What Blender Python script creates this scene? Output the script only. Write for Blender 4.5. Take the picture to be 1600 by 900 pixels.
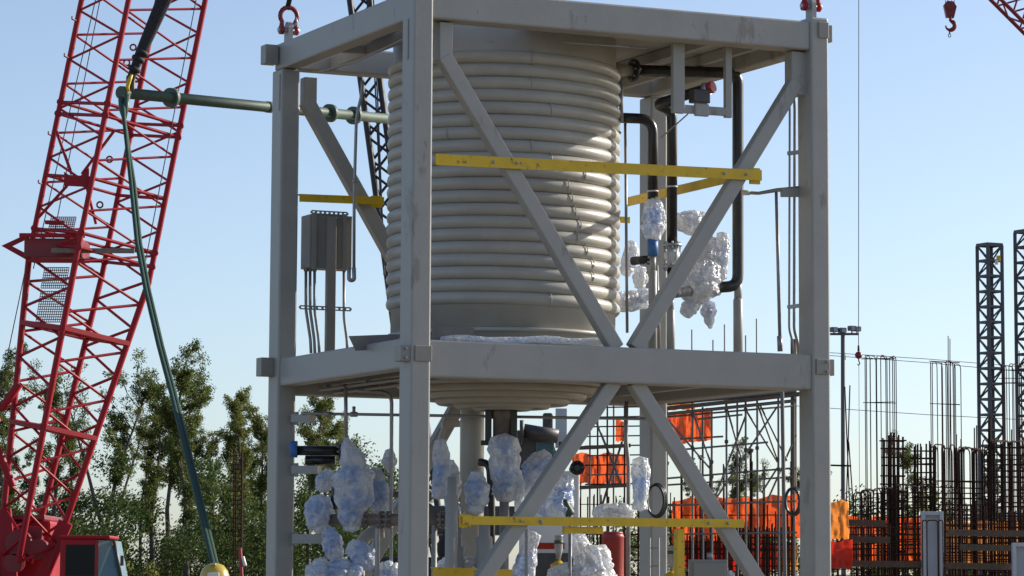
import bpy, bmesh, math, random
from mathutils import Vector, Matrix, noise
R = math.radians
for o in list(bpy.data.objects): bpy.data.objects.remove(o)
scene = bpy.context.scene
col = scene.collection
random.seed(7)

# ------------------------------------------------------------------ camera
F, PCY, TILT, ROLL, H = 5118.2, 313.1, 0.1165, -0.0054, 1.65      # focal length in photo pixels, axis row
ct, st, cr, sr = math.cos(TILT), math.sin(TILT), math.cos(ROLL), math.sin(ROLL)
r0, u0, fw = Vector((1, 0, 0)), Vector((0, -st, ct)), Vector((0, ct, st))
rt, up = r0*cr - u0*sr, r0*sr + u0*cr
EYE = Vector((0, 0, H))
cd = bpy.data.cameras.new('camera'); cam = bpy.data.objects.new('camera', cd); col.objects.link(cam)
cd.sensor_width = 36; cd.lens = F/1600*36; cd.shift_y = -(450-PCY)/1600; cd.clip_start = .5; cd.clip_end = 6000
m = Matrix((rt, up, -fw)).transposed().to_4x4(); m.translation = EYE; cam.matrix_world = m
scene.camera = cam

# ------------------------------------------------------------------ light
SUN_EL, SUN_AZ = 23.0, 65.5            # azimuth measured from +Y towards +X
world = bpy.data.worlds.new('World'); scene.world = world; world.use_nodes = True
nt = world.node_tree; nt.nodes.clear()
sky = nt.nodes.new('ShaderNodeTexSky'); sky.sky_type = 'NISHITA'; sky.sun_disc = False
sky.sun_elevation = R(SUN_EL); sky.sun_rotation = R(SUN_AZ)
sky.altitude = 0; sky.air_density = .7; sky.dust_density = .95; sky.ozone_density = 1.8
bg = nt.nodes.new('ShaderNodeBackground'); bg.inputs[1].default_value = .145
wo = nt.nodes.new('ShaderNodeOutputWorld')
hs = nt.nodes.new('ShaderNodeHueSaturation'); hs.inputs['Saturation'].default_value = .9; hs.inputs['Value'].default_value = 1.0
nt.links.new(sky.outputs[0], hs.inputs['Color']); nt.links.new(hs.outputs[0], bg.inputs[0]); nt.links.new(bg.outputs[0], wo.inputs[0])
sl = bpy.data.lights.new('sun', 'SUN'); sl.energy = 5.0; sl.angle = R(.53); sl.color = (1, .93, .82)
so = bpy.data.objects.new('sun', sl); col.objects.link(so)
sd = Vector((math.sin(R(SUN_AZ))*math.cos(R(SUN_EL)), math.cos(R(SUN_AZ))*math.cos(R(SUN_EL)), math.sin(R(SUN_EL))))
so.rotation_euler = (-sd).to_track_quat('-Z', 'Y').to_euler(); so.location = (20, 20, 40)
vs = scene.view_settings; vs.view_transform = 'Standard'; vs.look = 'None'; vs.exposure = 0.29; vs.gamma = 1.0; vs.use_curve_mapping = False
scene.render.engine = 'CYCLES'

# ------------------------------------------------------------------ helpers
def ray(px, py):
    return fw + rt*((px-800)/F) - up*((py-PCY)/F)
def at(px, py, Y):                      # point on the ray of a photo pixel at distance Y
    d = ray(px, py); return EYE + d*(Y/d.y)
def ground(px, Y, z=0.0):
    p = at(px, 900, Y); return Vector((p.x, p.y, z))
AW = .434; CI = Vector((math.cos(AW), math.sin(AW), 0)); CJ = Vector((-math.sin(AW), math.cos(AW), 0)); C0 = Vector((-.9812, 32, 0))
SR, SL = 4.741, 3.952
ZMB, ZMT, ZTB, ZTT = 3.6626, 4.0285, 7.2281, 7.5311
def M(i, j, z): return C0 + CI*i + CJ*j + Vector((0, 0, z))
def MJ(px, py, j):                      # point on the module plane at depth j
    d = ray(px, py); n = CJ; t = (C0 + CJ*j - EYE).dot(n)/d.dot(n); return EYE + d*t
def MI(px, py, i):
    d = ray(px, py); n = CI; t = (C0 + CI*i - EYE).dot(n)/d.dot(n); return EYE + d*t
def loc(p): q = p - C0; return (q.dot(CI), q.dot(CJ), p.z)

RM = {}
def tag(o, label=None, cat=None, group=None, kind=None):
    if label: o['label'] = label
    if cat: o['category'] = cat
    if group: o['group'] = group
    if kind: o['kind'] = kind
    return o
def thing(name, base, label, cat, group=None, rotz=0.0):
    o = bpy.data.objects.new(name, None); o.empty_display_size = .2; col.objects.link(o)
    o.location = base; o.rotation_euler = (0, 0, rotz)
    RM[o.name] = Matrix.Translation(Vector(base)) @ Matrix.Rotation(rotz, 4, 'Z')
    return tag(o, label, cat, group)

class MB:
    def __init__(s): s.v = []; s.f = []; s.sm = []
    def add(s, vs, fs, smooth=False):
        n = len(s.v); s.v += [Vector(v) for v in vs]
        for f in fs: s.f.append([n+k for k in f]); s.sm.append(smooth)
        return s
    def boxm(s, mat, bev=0.0):          # unit cube through a matrix, optionally bevelled
        if bev <= 0:
            vs = [mat @ Vector((x, y, z)) for x in (-.5, .5) for y in (-.5, .5) for z in (-.5, .5)]
            return s.add(vs, [(0, 1, 3, 2), (4, 6, 7, 5), (0, 4, 5, 1), (2, 3, 7, 6), (0, 2, 6, 4), (1, 5, 7, 3)])
        bm = bmesh.new(); bmesh.ops.create_cube(bm, size=1); sc = mat.to_scale()
        for v in bm.verts: v.co = Vector((v.co.x*sc.x, v.co.y*sc.y, v.co.z*sc.z))
        bmesh.ops.bevel(bm, geom=bm.edges[:], offset=min(bev, min(sc)*.45), segments=2, affect='EDGES', profile=.5)
        l, r, _ = mat.decompose(); mm = Matrix.Translation(l) @ r.to_matrix().to_4x4()
        bm.verts.index_update()
        s.add([mm @ v.co for v in bm.verts], [[v.index for v in f.verts] for f in bm.faces]); bm.free(); return s
    def box(s, c, size, ax=None, bev=0.0):      # ax = (x,y,z) unit axes
        ax = ax or (Vector((1, 0, 0)), Vector((0, 1, 0)), Vector((0, 0, 1)))
        mat = Matrix((ax[0], ax[1], ax[2])).transposed().to_4x4() @ Matrix.Diagonal((*size, 1)); mat.translation = c
        return s.boxm(mat, bev)
    def beam(s, p0, p1, w, h, upv=Vector((0, 0, 1)), bev=0.0):  # w sideways, h along upv
        p0 = Vector(p0); p1 = Vector(p1); d = p1-p0; L = d.length; d.normalize()
        x = d.cross(upv).normalized(); y = x.cross(d).normalized()
        return s.box((p0+p1)/2, (w, L, h), (x, d, y), bev)
    def tube(s, pts, r, n=10, caps=True, smooth=True):
        pts = [Vector(p) for p in pts]; rs = r if isinstance(r, (list, tuple)) else [r]*len(pts)
        t0 = (pts[1]-pts[0]).normalized(); a = t0.orthogonal().normalized(); base = []
        vs = []; fs = []
        for k, p in enumerate(pts):
            t = (pts[min(k+1, len(pts)-1)] - pts[max(k-1, 0)]).normalized()
            a = (a - t*a.dot(t)).normalized(); b = t.cross(a)
            for q in range(n):
                an = 2*math.pi*q/n; vs.append(p + (a*math.cos(an)+b*math.sin(an))*rs[k])
        for k in range(len(pts)-1):
            for q in range(n):
                q2 = (q+1) % n; fs.append((k*n+q, k*n+q2, (k+1)*n+q2, (k+1)*n+q))
        s.add(vs, fs, smooth)
        if caps:
            m0 = len(s.v)-len(vs)
            s.f.append([m0+q for q in range(n)][::-1]); s.sm.append(False)
            e = m0+(len(pts)-1)*n; s.f.append([e+q for q in range(n)]); s.sm.append(False)
        return s
    def lathe(s, org, axis, prof, n=24, smooth=True):   # prof: (r, h) along axis
        org = Vector(org); t = Vector(axis).normalized(); a = t.orthogonal().normalized(); b = t.cross(a)
        vs = []; fs = []
        for (r, h) in prof:
            for q in range(n):
                an = 2*math.pi*q/n; vs.append(org + t*h + (a*math.cos(an)+b*math.sin(an))*max(r, 1e-4))
        for k in range(len(prof)-1):
            for q in range(n):
                q2 = (q+1) % n; fs.append((k*n+q, k*n+q2, (k+1)*n+q2, (k+1)*n+q))
        s.add(vs, fs, smooth); m0 = len(s.v)-len(vs)
        s.f.append([m0+q for q in range(n)][::-1]); s.sm.append(False)
        e = m0+(len(prof)-1)*n; s.f.append([e+q for q in range(n)]); s.sm.append(False)
        return s
    def cyl(s, p0, p1, r, n=16):
        p0 = Vector(p0); p1 = Vector(p1); return s.lathe(p0, p1-p0, [(r, 0), (r, (p1-p0).length)], n)
    def prism(s, poly, d):              # polygon of world points extruded by vector d
        n = len(poly); d = Vector(d); poly = [Vector(p) for p in poly]
        return s.add(poly+[p+d for p in poly], [list(range(n))[::-1], [n+k for k in range(n)]] + [(k, (k+1) % n, n+(k+1) % n, n+k) for k in range(n)])

def build(name, mb, mat, parent=None, base=None):
    """link the collected shapes as ONE mesh; verts are given in world space"""
    root = parent
    while root is not None and root.parent is not None: root = root.parent
    if root is not None: inv = RM[root.name].inverted()
    else:
        base = Vector(base) if base is not None else Vector((0, 0, 0)); inv = Matrix.Translation(-base)
    me = bpy.data.meshes.new(name); me.from_pydata([inv @ v for v in mb.v], [], mb.f)
    me.polygons.foreach_set('use_smooth', mb.sm); me.materials.append(mat)
    bm = bmesh.new(); bm.from_mesh(me); bmesh.ops.recalc_face_normals(bm, faces=bm.faces); bm.to_mesh(me); bm.free()
    o = bpy.data.objects.new(name, me); col.objects.link(o)
    if parent is not None: o.parent = parent
    else: o.location = base; RM[o.name] = Matrix.Translation(base)
    return o
_unit = {}
def unit(kind, mat):
    k = (kind, mat.name)
    if k not in _unit:
        b = MB()
        if kind == 'box': b.box(Vector((0, 0, 0)), (1, 1, 1))
        else: b.lathe((0, 0, -.5), (0, 0, 1), [(1, 0), (1, 1)], int(kind))
        me = bpy.data.meshes.new('unit_'+kind); me.from_pydata(b.v, [], b.f); me.polygons.foreach_set('use_smooth', b.sm); me.materials.append(mat); _unit[k] = me
    return _unit[k]
def inst(name, me, mw, parent):
    root = parent
    while root.parent is not None: root = root.parent
    o = bpy.data.objects.new(name, me); col.objects.link(o); o.parent = parent; o.matrix_basis = RM[root.name].inverted() @ mw
    return o
def frame(p0, p1, upv=None):
    d = Vector(p1)-Vector(p0); L = d.length; d = d/L
    upv = upv or Vector((0, 0, 1))
    if abs(d.dot(upv)) > .98: upv = Vector((1, 0, 0)) if abs(d.x) < .9 else Vector((0, 1, 0))
    x = d.cross(upv).normalized(); y = d.cross(x)
    return x, y, d, L
def bar(name, p0, p1, r, mat, parent, n='6'):
    x, y, d, L = frame(p0, p1)
    mm = Matrix((x*r, y*r, d*L)).transposed().to_4x4(); mm.translation = (Vector(p0)+Vector(p1))/2
    return inst(name, unit(n, mat), mm, parent)
def slab(name, p0, p1, w, h, mat, parent, upv=None):
    x, y, d, L = frame(p0, p1, upv)
    mm = Matrix((x*w, y*h, d*L)).transposed().to_4x4(); mm.translation = (Vector(p0)+Vector(p1))/2
    return inst(name, unit('box', mat), mm, parent)
def arc(p, c, q, n=6):                  # rounded corner: quadratic curve from p through the corner c to q
    p, c, q = Vector(p), Vector(c), Vector(q)
    return [p*(1-t)**2 + c*2*t*(1-t) + q*t*t for t in [k/n for k in range(n+1)]]
def bendpath(pts, r):                   # polyline with filleted corners
    pts = [Vector(p) for p in pts]; out = [pts[0]]
    for k in range(1, len(pts)-1):
        a = pts[k] + (pts[k-1]-pts[k]).normalized()*r; b = pts[k] + (pts[k+1]-pts[k]).normalized()*r
        out += arc(a, pts[k], b, 6)
    return out + [pts[-1]]

# ------------------------------------------------------------------ materials
def mat(name, c, rough=.5, metal=0.0, var=.12, scale=6.0, bump=.0, bscale=60.0, c2=None, spec=.5, stretch=None, **kw):
    m = bpy.data.materials.new(name); m.use_nodes = True; n = m.node_tree.nodes; l = m.node_tree.links
    p = n['Principled BSDF']; p.inputs['Roughness'].default_value = rough; p.inputs['Metallic'].default_value = metal
    p.inputs['Specular IOR Level'].default_value = spec
    tc = n.new('ShaderNodeTexCoord'); mp = n.new('ShaderNodeMapping'); l.new(tc.outputs['Object'], mp.inputs[0])
    if stretch: mp.inputs['Scale'].default_value = stretch
    no = n.new('ShaderNodeTexNoise'); no.inputs['Scale'].default_value = scale; no.inputs['Detail'].default_value = 6; no.inputs['Roughness'].default_value = .6
    l.new(mp.outputs[0], no.inputs['Vector'])
    ra = n.new('ShaderNodeValToRGB'); ra.color_ramp.elements[0].position = .32; ra.color_ramp.elements[1].position = .68
    lo = c2 if c2 else tuple(max(0, x*(1-var)) for x in c); hi = c if c2 else tuple(min(1, x*(1+var)) for x in c)
    ra.color_ramp.elements[0].color = (*lo, 1); ra.color_ramp.elements[1].color = (*hi, 1)
    l.new(no.outputs[0], ra.inputs[0]); l.new(ra.outputs[0], p.inputs['Base Color'])
    rr = n.new('ShaderNodeMapRange'); rr.inputs[3].default_value = max(.02, rough-.1); rr.inputs[4].default_value = min(1, rough+.12)
    l.new(no.outputs[0], rr.inputs[0]); l.new(rr.outputs[0], p.inputs['Roughness'])
    if bump:
        nb = n.new('ShaderNodeTexNoise'); nb.inputs['Scale'].default_value = bscale; nb.inputs['Detail'].default_value = 4; l.new(tc.outputs['Object'], nb.inputs['Vector'])
        bu = n.new('ShaderNodeBump'); bu.inputs['Strength'].default_value = bump; bu.inputs['Distance'].default_value = .01
        l.new(nb.outputs[0], bu.inputs['Height']); l.new(bu.outputs[0], p.inputs['Normal'])
    for k, v in kw.items(): p.inputs[k.replace('_', ' ')].default_value = v
    return m
def scuff(m, c, scale, thr, stretch=(1, 1, 1), detail=5.0, amount=.8):
    """wear with its own shape on top of a paint"""
    n = m.node_tree.nodes; l = m.node_tree.links; p = n['Principled BSDF']
    src = p.inputs['Base Color'].links[0].from_socket
    tc = n.new('ShaderNodeTexCoord'); mp = n.new('ShaderNodeMapping'); mp.inputs['Scale'].default_value = stretch; mp.inputs['Location'].default_value = (3.1, 7.7, 1.3)
    l.new(tc.outputs['Object'], mp.inputs[0])
    no = n.new('ShaderNodeTexNoise'); no.inputs['Scale'].default_value = scale; no.inputs['Detail'].default_value = detail; no.inputs['Roughness'].default_value = .7; l.new(mp.outputs[0], no.inputs['Vector'])
    ra = n.new('ShaderNodeMapRange'); ra.inputs[1].default_value = thr; ra.inputs[2].default_value = thr+.06; ra.inputs[4].default_value = amount; l.new(no.outputs[0], ra.inputs[0])
    mx = n.new('ShaderNodeMix'); mx.data_type = 'RGBA'; l.new(ra.outputs[0], mx.inputs[0]); l.new(src, mx.inputs[6]); mx.inputs[7].default_value = (*c, 1)
    l.new(mx.outputs[2], p.inputs['Base Color']); return m
MT = {}
MT['grey'] = scuff(scuff(mat('grey_paint', (.33, .325, .30), .42, var=.07, scale=2.2, bump=.08, bscale=25), (.19, .165, .13), 3.0, .61, (1, 1, .35), amount=.6), (.10, .09, .08), 14, .685, (1, 1, .5), amount=.7)
MT['tank'] = scuff(mat('tank_paint', (.40, .38, .33), .36, var=.09, scale=3.0, bump=.10, bscale=18), (.2, .17, .13), 5, .67, (1, 1, 2.5), amount=.6)
MT['deck'] = mat('deck_plate', (.17, .165, .15), .6, var=.2, scale=4)
MT['dark'] = mat('dark_steel', (.055, .052, .05), .45, var=.3)
MT['black'] = scuff(mat('black_pipe_paint', (.022, .021, .022), .28, var=.3, scale=4, bump=.05), (.12, .11, .10), 9, .68, amount=.5)
MT['yellow'] = scuff(mat('yellow_paint', (.66, .43, .012), .45, var=.1, scale=5), (.14, .09, .03), 14, .60, (1, 1, 1))
MT['red'] = scuff(mat('crane_red_paint', (.32, .007, .016), .5, spec=.3, var=.15, scale=1.5), (.16, .05, .045), 5, .62)
MT['red2'] = mat('dull_red_paint', (.21, .010, .016), .42, var=.2, scale=2)
MT['green'] = scuff(mat('green_pipe_paint', (.055, .085, .06), .5, var=.15, scale=3), (.17, .14, .10), 5, .63)
MT['sling'] = mat('green_webbing', (.006, .045, .026), .7, var=.25, scale=9, bump=.3, bscale=120)
MT['slingb'] = mat('black_webbing', (.020, .018, .022), .75, var=.35, scale=12, bump=.5, bscale=60)
MT['galv'] = mat('galvanised_steel', (.36, .37, .38), .4, metal=.6, var=.15, scale=20)
MT['conduit'] = mat('grey_conduit', (.30, .29, .285), .38, metal=.35, var=.15, scale=8)
MT['cabinet'] = scuff(mat('cabinet_paint', (.26, .245, .215), .4, var=.06, scale=3), (.14, .12, .1), 4, .68, (1, 1, .3), amount=.5)
MT['rust'] = mat('rusted_rebar', (.062, .028, .019), .9, spec=.15, c2=(.020, .012, .010), scale=8)
MT['boomdark'] = mat('dark_boom_paint', (.014, .017, .022), .5, var=.3)
MT['tower'] = mat('tower_steel', (.085, .085, .095), .55, var=.25, scale=2)
MT['alu'] = mat('scaffold_tube', (.13, .125, .12), .5, metal=.2, var=.2, scale=5)
MT['wood'] = mat('weathered_plank', (.15, .11, .075), .85, c2=(.07, .05, .035), scale=5, stretch=(1, 1, 6), bump=.3)
MT['form'] = mat('formwork_panel', (.46, .50, .54), .55, var=.10, scale=1.6)
MT['ground'] = mat('dry_dirt', (.27, .215, .145), .95, c2=(.17, .135, .09), scale=.35, bump=.6, bscale=6)
MT['bark'] = mat('tree_bark', (.14, .115, .09), .9, c2=(.07, .058, .045), scale=5, stretch=(1, 1, .3), bump=.4, bscale=20)
MT['rubber'] = mat('tyre_rubber', (.018, .018, .018), .8, var=.3)
MT['white'] = mat('white_paint', (.66, .66, .63), .4, var=.08, scale=2)
MT['blue'] = mat('blue_cap', (.05, .16, .42), .5, var=.2, scale=20)
MT['pipebrown'] = mat('primed_pipe', (.18, .14, .115), .5, var=.25, scale=9)
MT['skin'] = mat('skin', (.45, .26, .18), .55, var=.05)
MT['hat'] = mat('hard_hat_shell', (.50, .37, .07), .3, var=.05)
MT['cloth'] = mat('work_shirt', (.06, .08, .14), .85, var=.2, scale=20)
MT['jeans'] = mat('work_trousers', (.05, .06, .09), .9, var=.2, scale=20)
MT['redcap'] = mat('red_cap', (.42, .03, .035), .45, var=.1, scale=20)
MT['glass'] = mat('cab_glass', (.06, .13, .17), .06, var=.02)
MT['darkglass'] = mat('dark_glass', (.010, .012, .014), .12, var=.02, spec=.15)
MT['wire'] = mat('steel_wire', (.05, .05, .055), .5, metal=.3)
MT['lamp'] = mat('floodlight_housing', (.12, .12, .13), .5)
def leafmat(name, a, b, tr):
    m = bpy.data.materials.new(name); m.use_nodes = True; n = m.node_tree.nodes; l = m.node_tree.links
    p = n['Principled BSDF']; p.inputs['Roughness'].default_value = .6; p.inputs['Specular IOR Level'].default_value = .18; out = n['Material Output']
    g = n.new('ShaderNodeNewGeometry'); ra = n.new('ShaderNodeValToRGB')
    ra.color_ramp.elements[0].color = (*a, 1); ra.color_ramp.elements[1].color = (*b, 1)
    l.new(g.outputs['Random Per Island'], ra.inputs[0]); l.new(ra.outputs[0], p.inputs['Base Color'])
    t = n.new('ShaderNodeBsdfTranslucent'); l.new(ra.outputs[0], t.inputs[0]); mx = n.new('ShaderNodeMixShader'); mx.inputs[0].default_value = tr
    l.new(p.outputs[0], mx.inputs[1]); l.new(t.outputs[0], mx.inputs[2]); l.new(mx.outputs[0], out.inputs[0]); return m
MT['leaf'] = leafmat('leaf_green', (.06, .09, .022), (.16, .185, .05), .58)
MT['leaf2'] = leafmat('leaf_yellow_green', (.085, .11, .028), (.20, .21, .06), .58)
MT['leaf3'] = leafmat('leaf_dark', (.03, .06, .018), (.08, .115, .03), .5)
def tarpmat(name, c, tr=.5):
    m = mat(name, c, .5, var=.14, scale=2.5); n = m.node_tree.nodes; l = m.node_tree.links; p = n['Principled BSDF']
    t = n.new('ShaderNodeBsdfTranslucent'); l.new(p.inputs['Base Color'].links[0].from_socket, t.inputs[0])
    mx = n.new('ShaderNodeMixShader'); mx.inputs[0].default_value = tr; l.new(p.outputs[0], mx.inputs[1]); l.new(t.outputs[0], mx.inputs[2])
    x = n.new('ShaderNodeBsdfTransparent'); m2 = n.new('ShaderNodeMixShader'); m2.inputs[0].default_value = .12; l.new(mx.outputs[0], m2.inputs[1]); l.new(x.outputs[0], m2.inputs[2]); l.new(m2.outputs[0], n['Material Output'].inputs[0]); return m
MT['tarp'] = tarpmat('orange_red_tarpaulin', (.97, .26, .07), .72)
MT['tarpo'] = tarpmat('orange_tarpaulin', (.97, .46, .12), .72)
MT['tarpr'] = tarpmat('red_tarpaulin', (.80, .08, .045), .6)
def wrapmat(name='bubble_wrap', blue=(.52, .65, .90)):
    m = bpy.data.materials.new(name); m.use_nodes = True; n = m.node_tree.nodes; l = m.node_tree.links; p = n['Principled BSDF']
    tc = n.new('ShaderNodeTexCoord')
    no = n.new('ShaderNodeTexNoise'); no.inputs['Scale'].default_value = 4.5; no.inputs['Detail'].default_value = 3; l.new(tc.outputs['Object'], no.inputs['Vector'])
    ra = n.new('ShaderNodeValToRGB'); e = ra.color_ramp.elements
    e[0].position = .38; e[0].color = (*blue, 1); e[1].position = .52; e[1].color = (.95, .95, .95, 1)
    l.new(no.outputs[0], ra.inputs[0]); l.new(ra.outputs[0], p.inputs['Base Color'])
    p.inputs['Roughness'].default_value = .2; p.inputs['Specular IOR Level'].default_value = .9
    vo = n.new('ShaderNodeTexVoronoi'); vo.inputs['Scale'].default_value = 36; l.new(tc.outputs['Object'], vo.inputs['Vector'])
    n2 = n.new('ShaderNodeTexNoise'); n2.inputs['Scale'].default_value = 7; n2.inputs['Detail'].default_value = 4; n2.inputs['Distortion'].default_value = 1.5; l.new(tc.outputs['Object'], n2.inputs['Vector'])
    b1 = n.new('ShaderNodeBump'); b1.inputs['Strength'].default_value = .65; b1.inputs['Distance'].default_value = .02; b1.invert = True; l.new(vo.outputs['Distance'], b1.inputs['Height'])
    b2 = n.new('ShaderNodeBump'); b2.inputs['Strength'].default_value = .9; b2.inputs['Distance'].default_value = .05; l.new(n2.outputs[0], b2.inputs['Height']); l.new(b1.outputs[0], b2.inputs['Normal'])
    l.new(b2.outputs[0], p.inputs['Normal'])
    t = n.new('ShaderNodeBsdfTranslucent'); l.new(ra.outputs[0], t.inputs[0]); l.new(b2.outputs[0], t.inputs['Normal'])
    mx = n.new('ShaderNodeMixShader'); mx.inputs[0].default_value = .42; l.new(p.outputs[0], mx.inputs[1]); l.new(t.outputs[0], mx.inputs[2])
    tr = n.new('ShaderNodeBsdfTransparent'); tr.inputs[0].default_value = (.9, .93, .97, 1)
    m2 = n.new('ShaderNodeMixShader'); rg = n.new('ShaderNodeMapRange'); rg.inputs[1].default_value = .42; rg.inputs[2].default_value = .62; rg.inputs[3].default_value = .03; rg.inputs[4].default_value = .30
    l.new(n2.outputs[0], rg.inputs[0]); l.new(rg.outputs[0], m2.inputs[0]); l.new(mx.outputs[0], m2.inputs[1]); l.new(tr.outputs[0], m2.inputs[2])
    l.new(m2.outputs[0], n['Material Output'].inputs[0]); return m
MT['wrap'] = wrapmat(); MT['wrapc'] = wrapmat('clear_bubble_wrap', (.80, .85, .94))
def gratemat():
    m = mat('walkway_mesh', (.23, .22, .21), .5, metal=.4); n = m.node_tree.nodes; l = m.node_tree.links
    return m
MT['grate'] = gratemat()

# ------------------------------------------------------------------ the setting
g = MB(); S = 3000; N = 30
g.add([(-S, -200, 0), (S, -200, 0), (S, 5000, 0), (-S, 5000, 0)], [(0, 1, 2, 3)])
tag(build('ground', g, MT['ground']), 'dry pale construction site dirt under everything', 'ground', kind='structure')
#==SECTIONS==
MT['valveblue'] = mat('blue_valve_paint', (.07, .17, .42), .4, var=.2, scale=6)
MT['tape'] = mat('clear_tape', (.55, .60, .68), .12, var=.15, scale=30)
MT['plasticred'] = mat('red_plastic', (.30, .025, .022), .45, var=.2, scale=5)
# ------------------------------------------------------------------ the steel module frame
Z = Vector((0, 0, 1))
mod = thing('steel_frame', C0, 'two storey grey painted steel frame carrying the coiled tank', 'frame', rotz=AW)
WI, WJ = .215, .30
colpos = {'C': (0, 0), 'L': (0, SL-WJ), 'R': (SR-WI, 0), 'B': (SR-WI, SL-WJ)}
tops = {'C': ZTT+.005, 'L': ZTB-.004, 'R': ZTT+.045, 'B': ZTB-.004}
for k, (i, j) in colpos.items():
    b = MB(); b.box(M(i+WI/2, j+WJ/2, tops[k]/2), (WI, WJ, tops[k]), (CI, CJ, Z), .022); build('column', b, MT['grey'], mod)
IN = .025
def beamij(name, i0, j0, i1, j1, z0, z1, w, m=None, bev=.02):
    b = MB(); a = M(i0, j0, (z0+z1)/2); c = M(i1, j1, (z0+z1)/2); b.beam(a, c, w, z1-z0, bev=bev); return build(name, b, m or MT['grey'], mod)
W2 = .26
# front right face (j = 0), left face (i = 0), and the two at the back
beamij('beam', WI-.01, IN+W2/2, SR-WI+.01, IN+W2/2, ZTB, ZTT, W2)
beamij('beam', WI-.01, IN+W2/2, SR-WI+.01, IN+W2/2, ZMB, ZMT, W2)
beamij('beam', IN+.09, WJ-.01, IN+.09, SL-.02, ZTB, ZTT-.012, .19)
beamij('beam', IN+.09, WJ-.01, IN+.09, SL-WJ+.01, 3.7525, 4.052, .18)
beamij('beam', IN+.20, SL-.15, SR-.02, SL-.15, ZTB+.003, ZTT-.02, .22)
beamij('beam', WI-.01, SL-.15, SR-WI+.01, SL-.15, ZMB+.004, ZMT-.01, .2)
beamij('beam', SR-.12, WJ-.01, SR-.12, SL-WJ+.01, ZTB+.004, ZTT-.02, .18)
beamij('beam', SR-.12, WJ-.01, SR-.12, SL-WJ+.01, ZMB+.03, ZMT-.01, .18)
for j in (.15, SL-.15): beamij('base_beam', WI-.01, j, SR-WI+.01, j, .12, .42, .24)
for i in (.11, SR-.11): beamij('base_beam', i, WJ-.01, i, SL-WJ+.01, .121, .419, .2)
# diagonal braces meeting at the middle of the face
BW = .155
def brace(p0, p1, w=BW, th=.13):
    b = MB(); b.beam(p0, p1, w, th, upv=CJ, bev=.014); return build('brace', b, MT['grey'], mod)
jb = .17
t1 = MJ(692, 88, jb); c1 = MJ(962, 545, jb); t2 = MJ(1243, 128, jb); c2 = MJ(990, 545, jb)
brace(t1, c1); brace(t2, c2)
brace(MJ(958, 596, jb), MJ(748, 912, jb)+ (MJ(748, 912, jb)-MJ(958, 596, jb))*.75); brace(MJ(990, 596, jb), MJ(1186, 912, jb)+(MJ(1186, 912, jb)-MJ(990, 596, jb))*.75)
# stub plates that the upper braces are welded to
for (x0, x1, y0, y1) in ((681, 704, 36, 96), (1229, 1258, 82, 150)):
    b = MB(); a = MJ((x0+x1)/2, y0, jb+.02); c = MJ((x0+x1)/2, y1, jb+.02); b.box((a+c)/2, ((x1-x0)/155, .16, (a-c).length), (CI, CJ, Z), .012); build('gusset', b, MT['grey'], mod)
# the same pair in the plane at the back (seen between left column and tank, and under the tank)
jbk = SL-.15
b1 = MJ(484, 168, jbk); b2 = MJ(604, 385, jbk); d = (b2-b1)
brace(b1 - d*.04, b1 + d*1.93, .16)
mid = b1 + d*1.96
ib, _, zb = loc(mid)
brace(M(2*ib-loc(b1)[0]+.1, jbk, b1.z), mid + CI*.13)
for (px0, py0, px1, py1) in ((727, 612, 640, 768),): 
    p = MJ(px0, py0, jbk); q = MJ(px1, py1, jbk); brace(p, q + (q-p)*1.1)
b = MB(); a = MJ(482, 122, jbk+.01); c = MJ(482, 172, jbk+.01); b.box((a+c)/2, (.15, .14, (a-c).length), (CI, CJ, Z), .01); build('gusset', b, MT['grey'], mod)
# bolted clip plates on the columns, protruding stubs at the corners
def clip(i, j, z, si, sj, sz): 
    b = MB(); b.box(M(i, j, z), (si, sj, sz), (CI, CJ, Z), .006)
    o = build('clip_plate', b, MT['cabinet'], mod); return o
def bolts(par, pts, axis, r=.014, h=.03):
    for p in pts: 
        b = MB(); b.lathe(p, axis, [(r, 0), (r, h*.6), (r*.7, h*.62), (r*.7, h)], 6, smooth=False); build('bolt', b, MT['galv'], par)
zc = MJ(650, 552, 0).z
c = clip(WI/2+.02, -.012, zc, .18, .02, .155); 
c = clip(-.05, .10, zc, .10, .17, .155); bolts(c, [M(-.05, .014, zc+s*.045) for s in (-1, 1)], -CJ)
zc2 = MJ(1283, 573, 0).z
c = clip(SR-.10, -.012, zc2, .16, .02, .16); bolts(c, [M(SR-.06, -.022, zc2+s*.05) for s in (-1, 1)], -CJ)
clip(SR+.035, .1, zc2, .07, .12, .17)
zc3 = MJ(1283, 50, 0).z
clip(SR-.07, -.012, zc3+.02, .12, .02, .17); clip(SR+.035, .1, zc3, .07, .12, .18)
for py in (86, 574):
    zl = MJ(420, py, SL-.1).z; clip(-.075, SL-.11, zl, .15, .16, .21 if py == 86 else .20)
b = MB(); b.box(M(WI/2, WJ/2, ZTT+.022), (WI+.08, WJ+.06, .03), (CI, CJ, Z), .004); build('cap_plate', b, MT['grey'], mod)
# lifting lugs
def lug(i, j, z):
    b = MB(); w, h = .14, .24; p = []
    for k in range(9):
        an = math.pi*k/8; p.append(M(i, j-w/2*math.cos(an), z+h-w/2+w/2*math.sin(an)))
    p = [M(i, j-w/2, z)] + p + [M(i, j+w/2, z)]
    b.prism([q - CI*.025 for q in p], CI*.05); build('lifting_lug', b, MT['grey'], mod)
lug(.11, SL-.20, ZTT-.014); lug(SR-.12, .16, ZTT+.043)
# slot marks on the outer edge of the columns
for (x, y0, y1, j) in ((436.5, 116, 172, None), (637, 30, 92, None)):
    a = MI(x, y0, -.004); c_ = MI(x, y1, -.004); b = MB(); b.box((a+c_)/2, (.008, .035, (a-c_).length), (CI, CJ, Z)); build('slot_strip', b, MT['cabinet'], mod)
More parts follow.
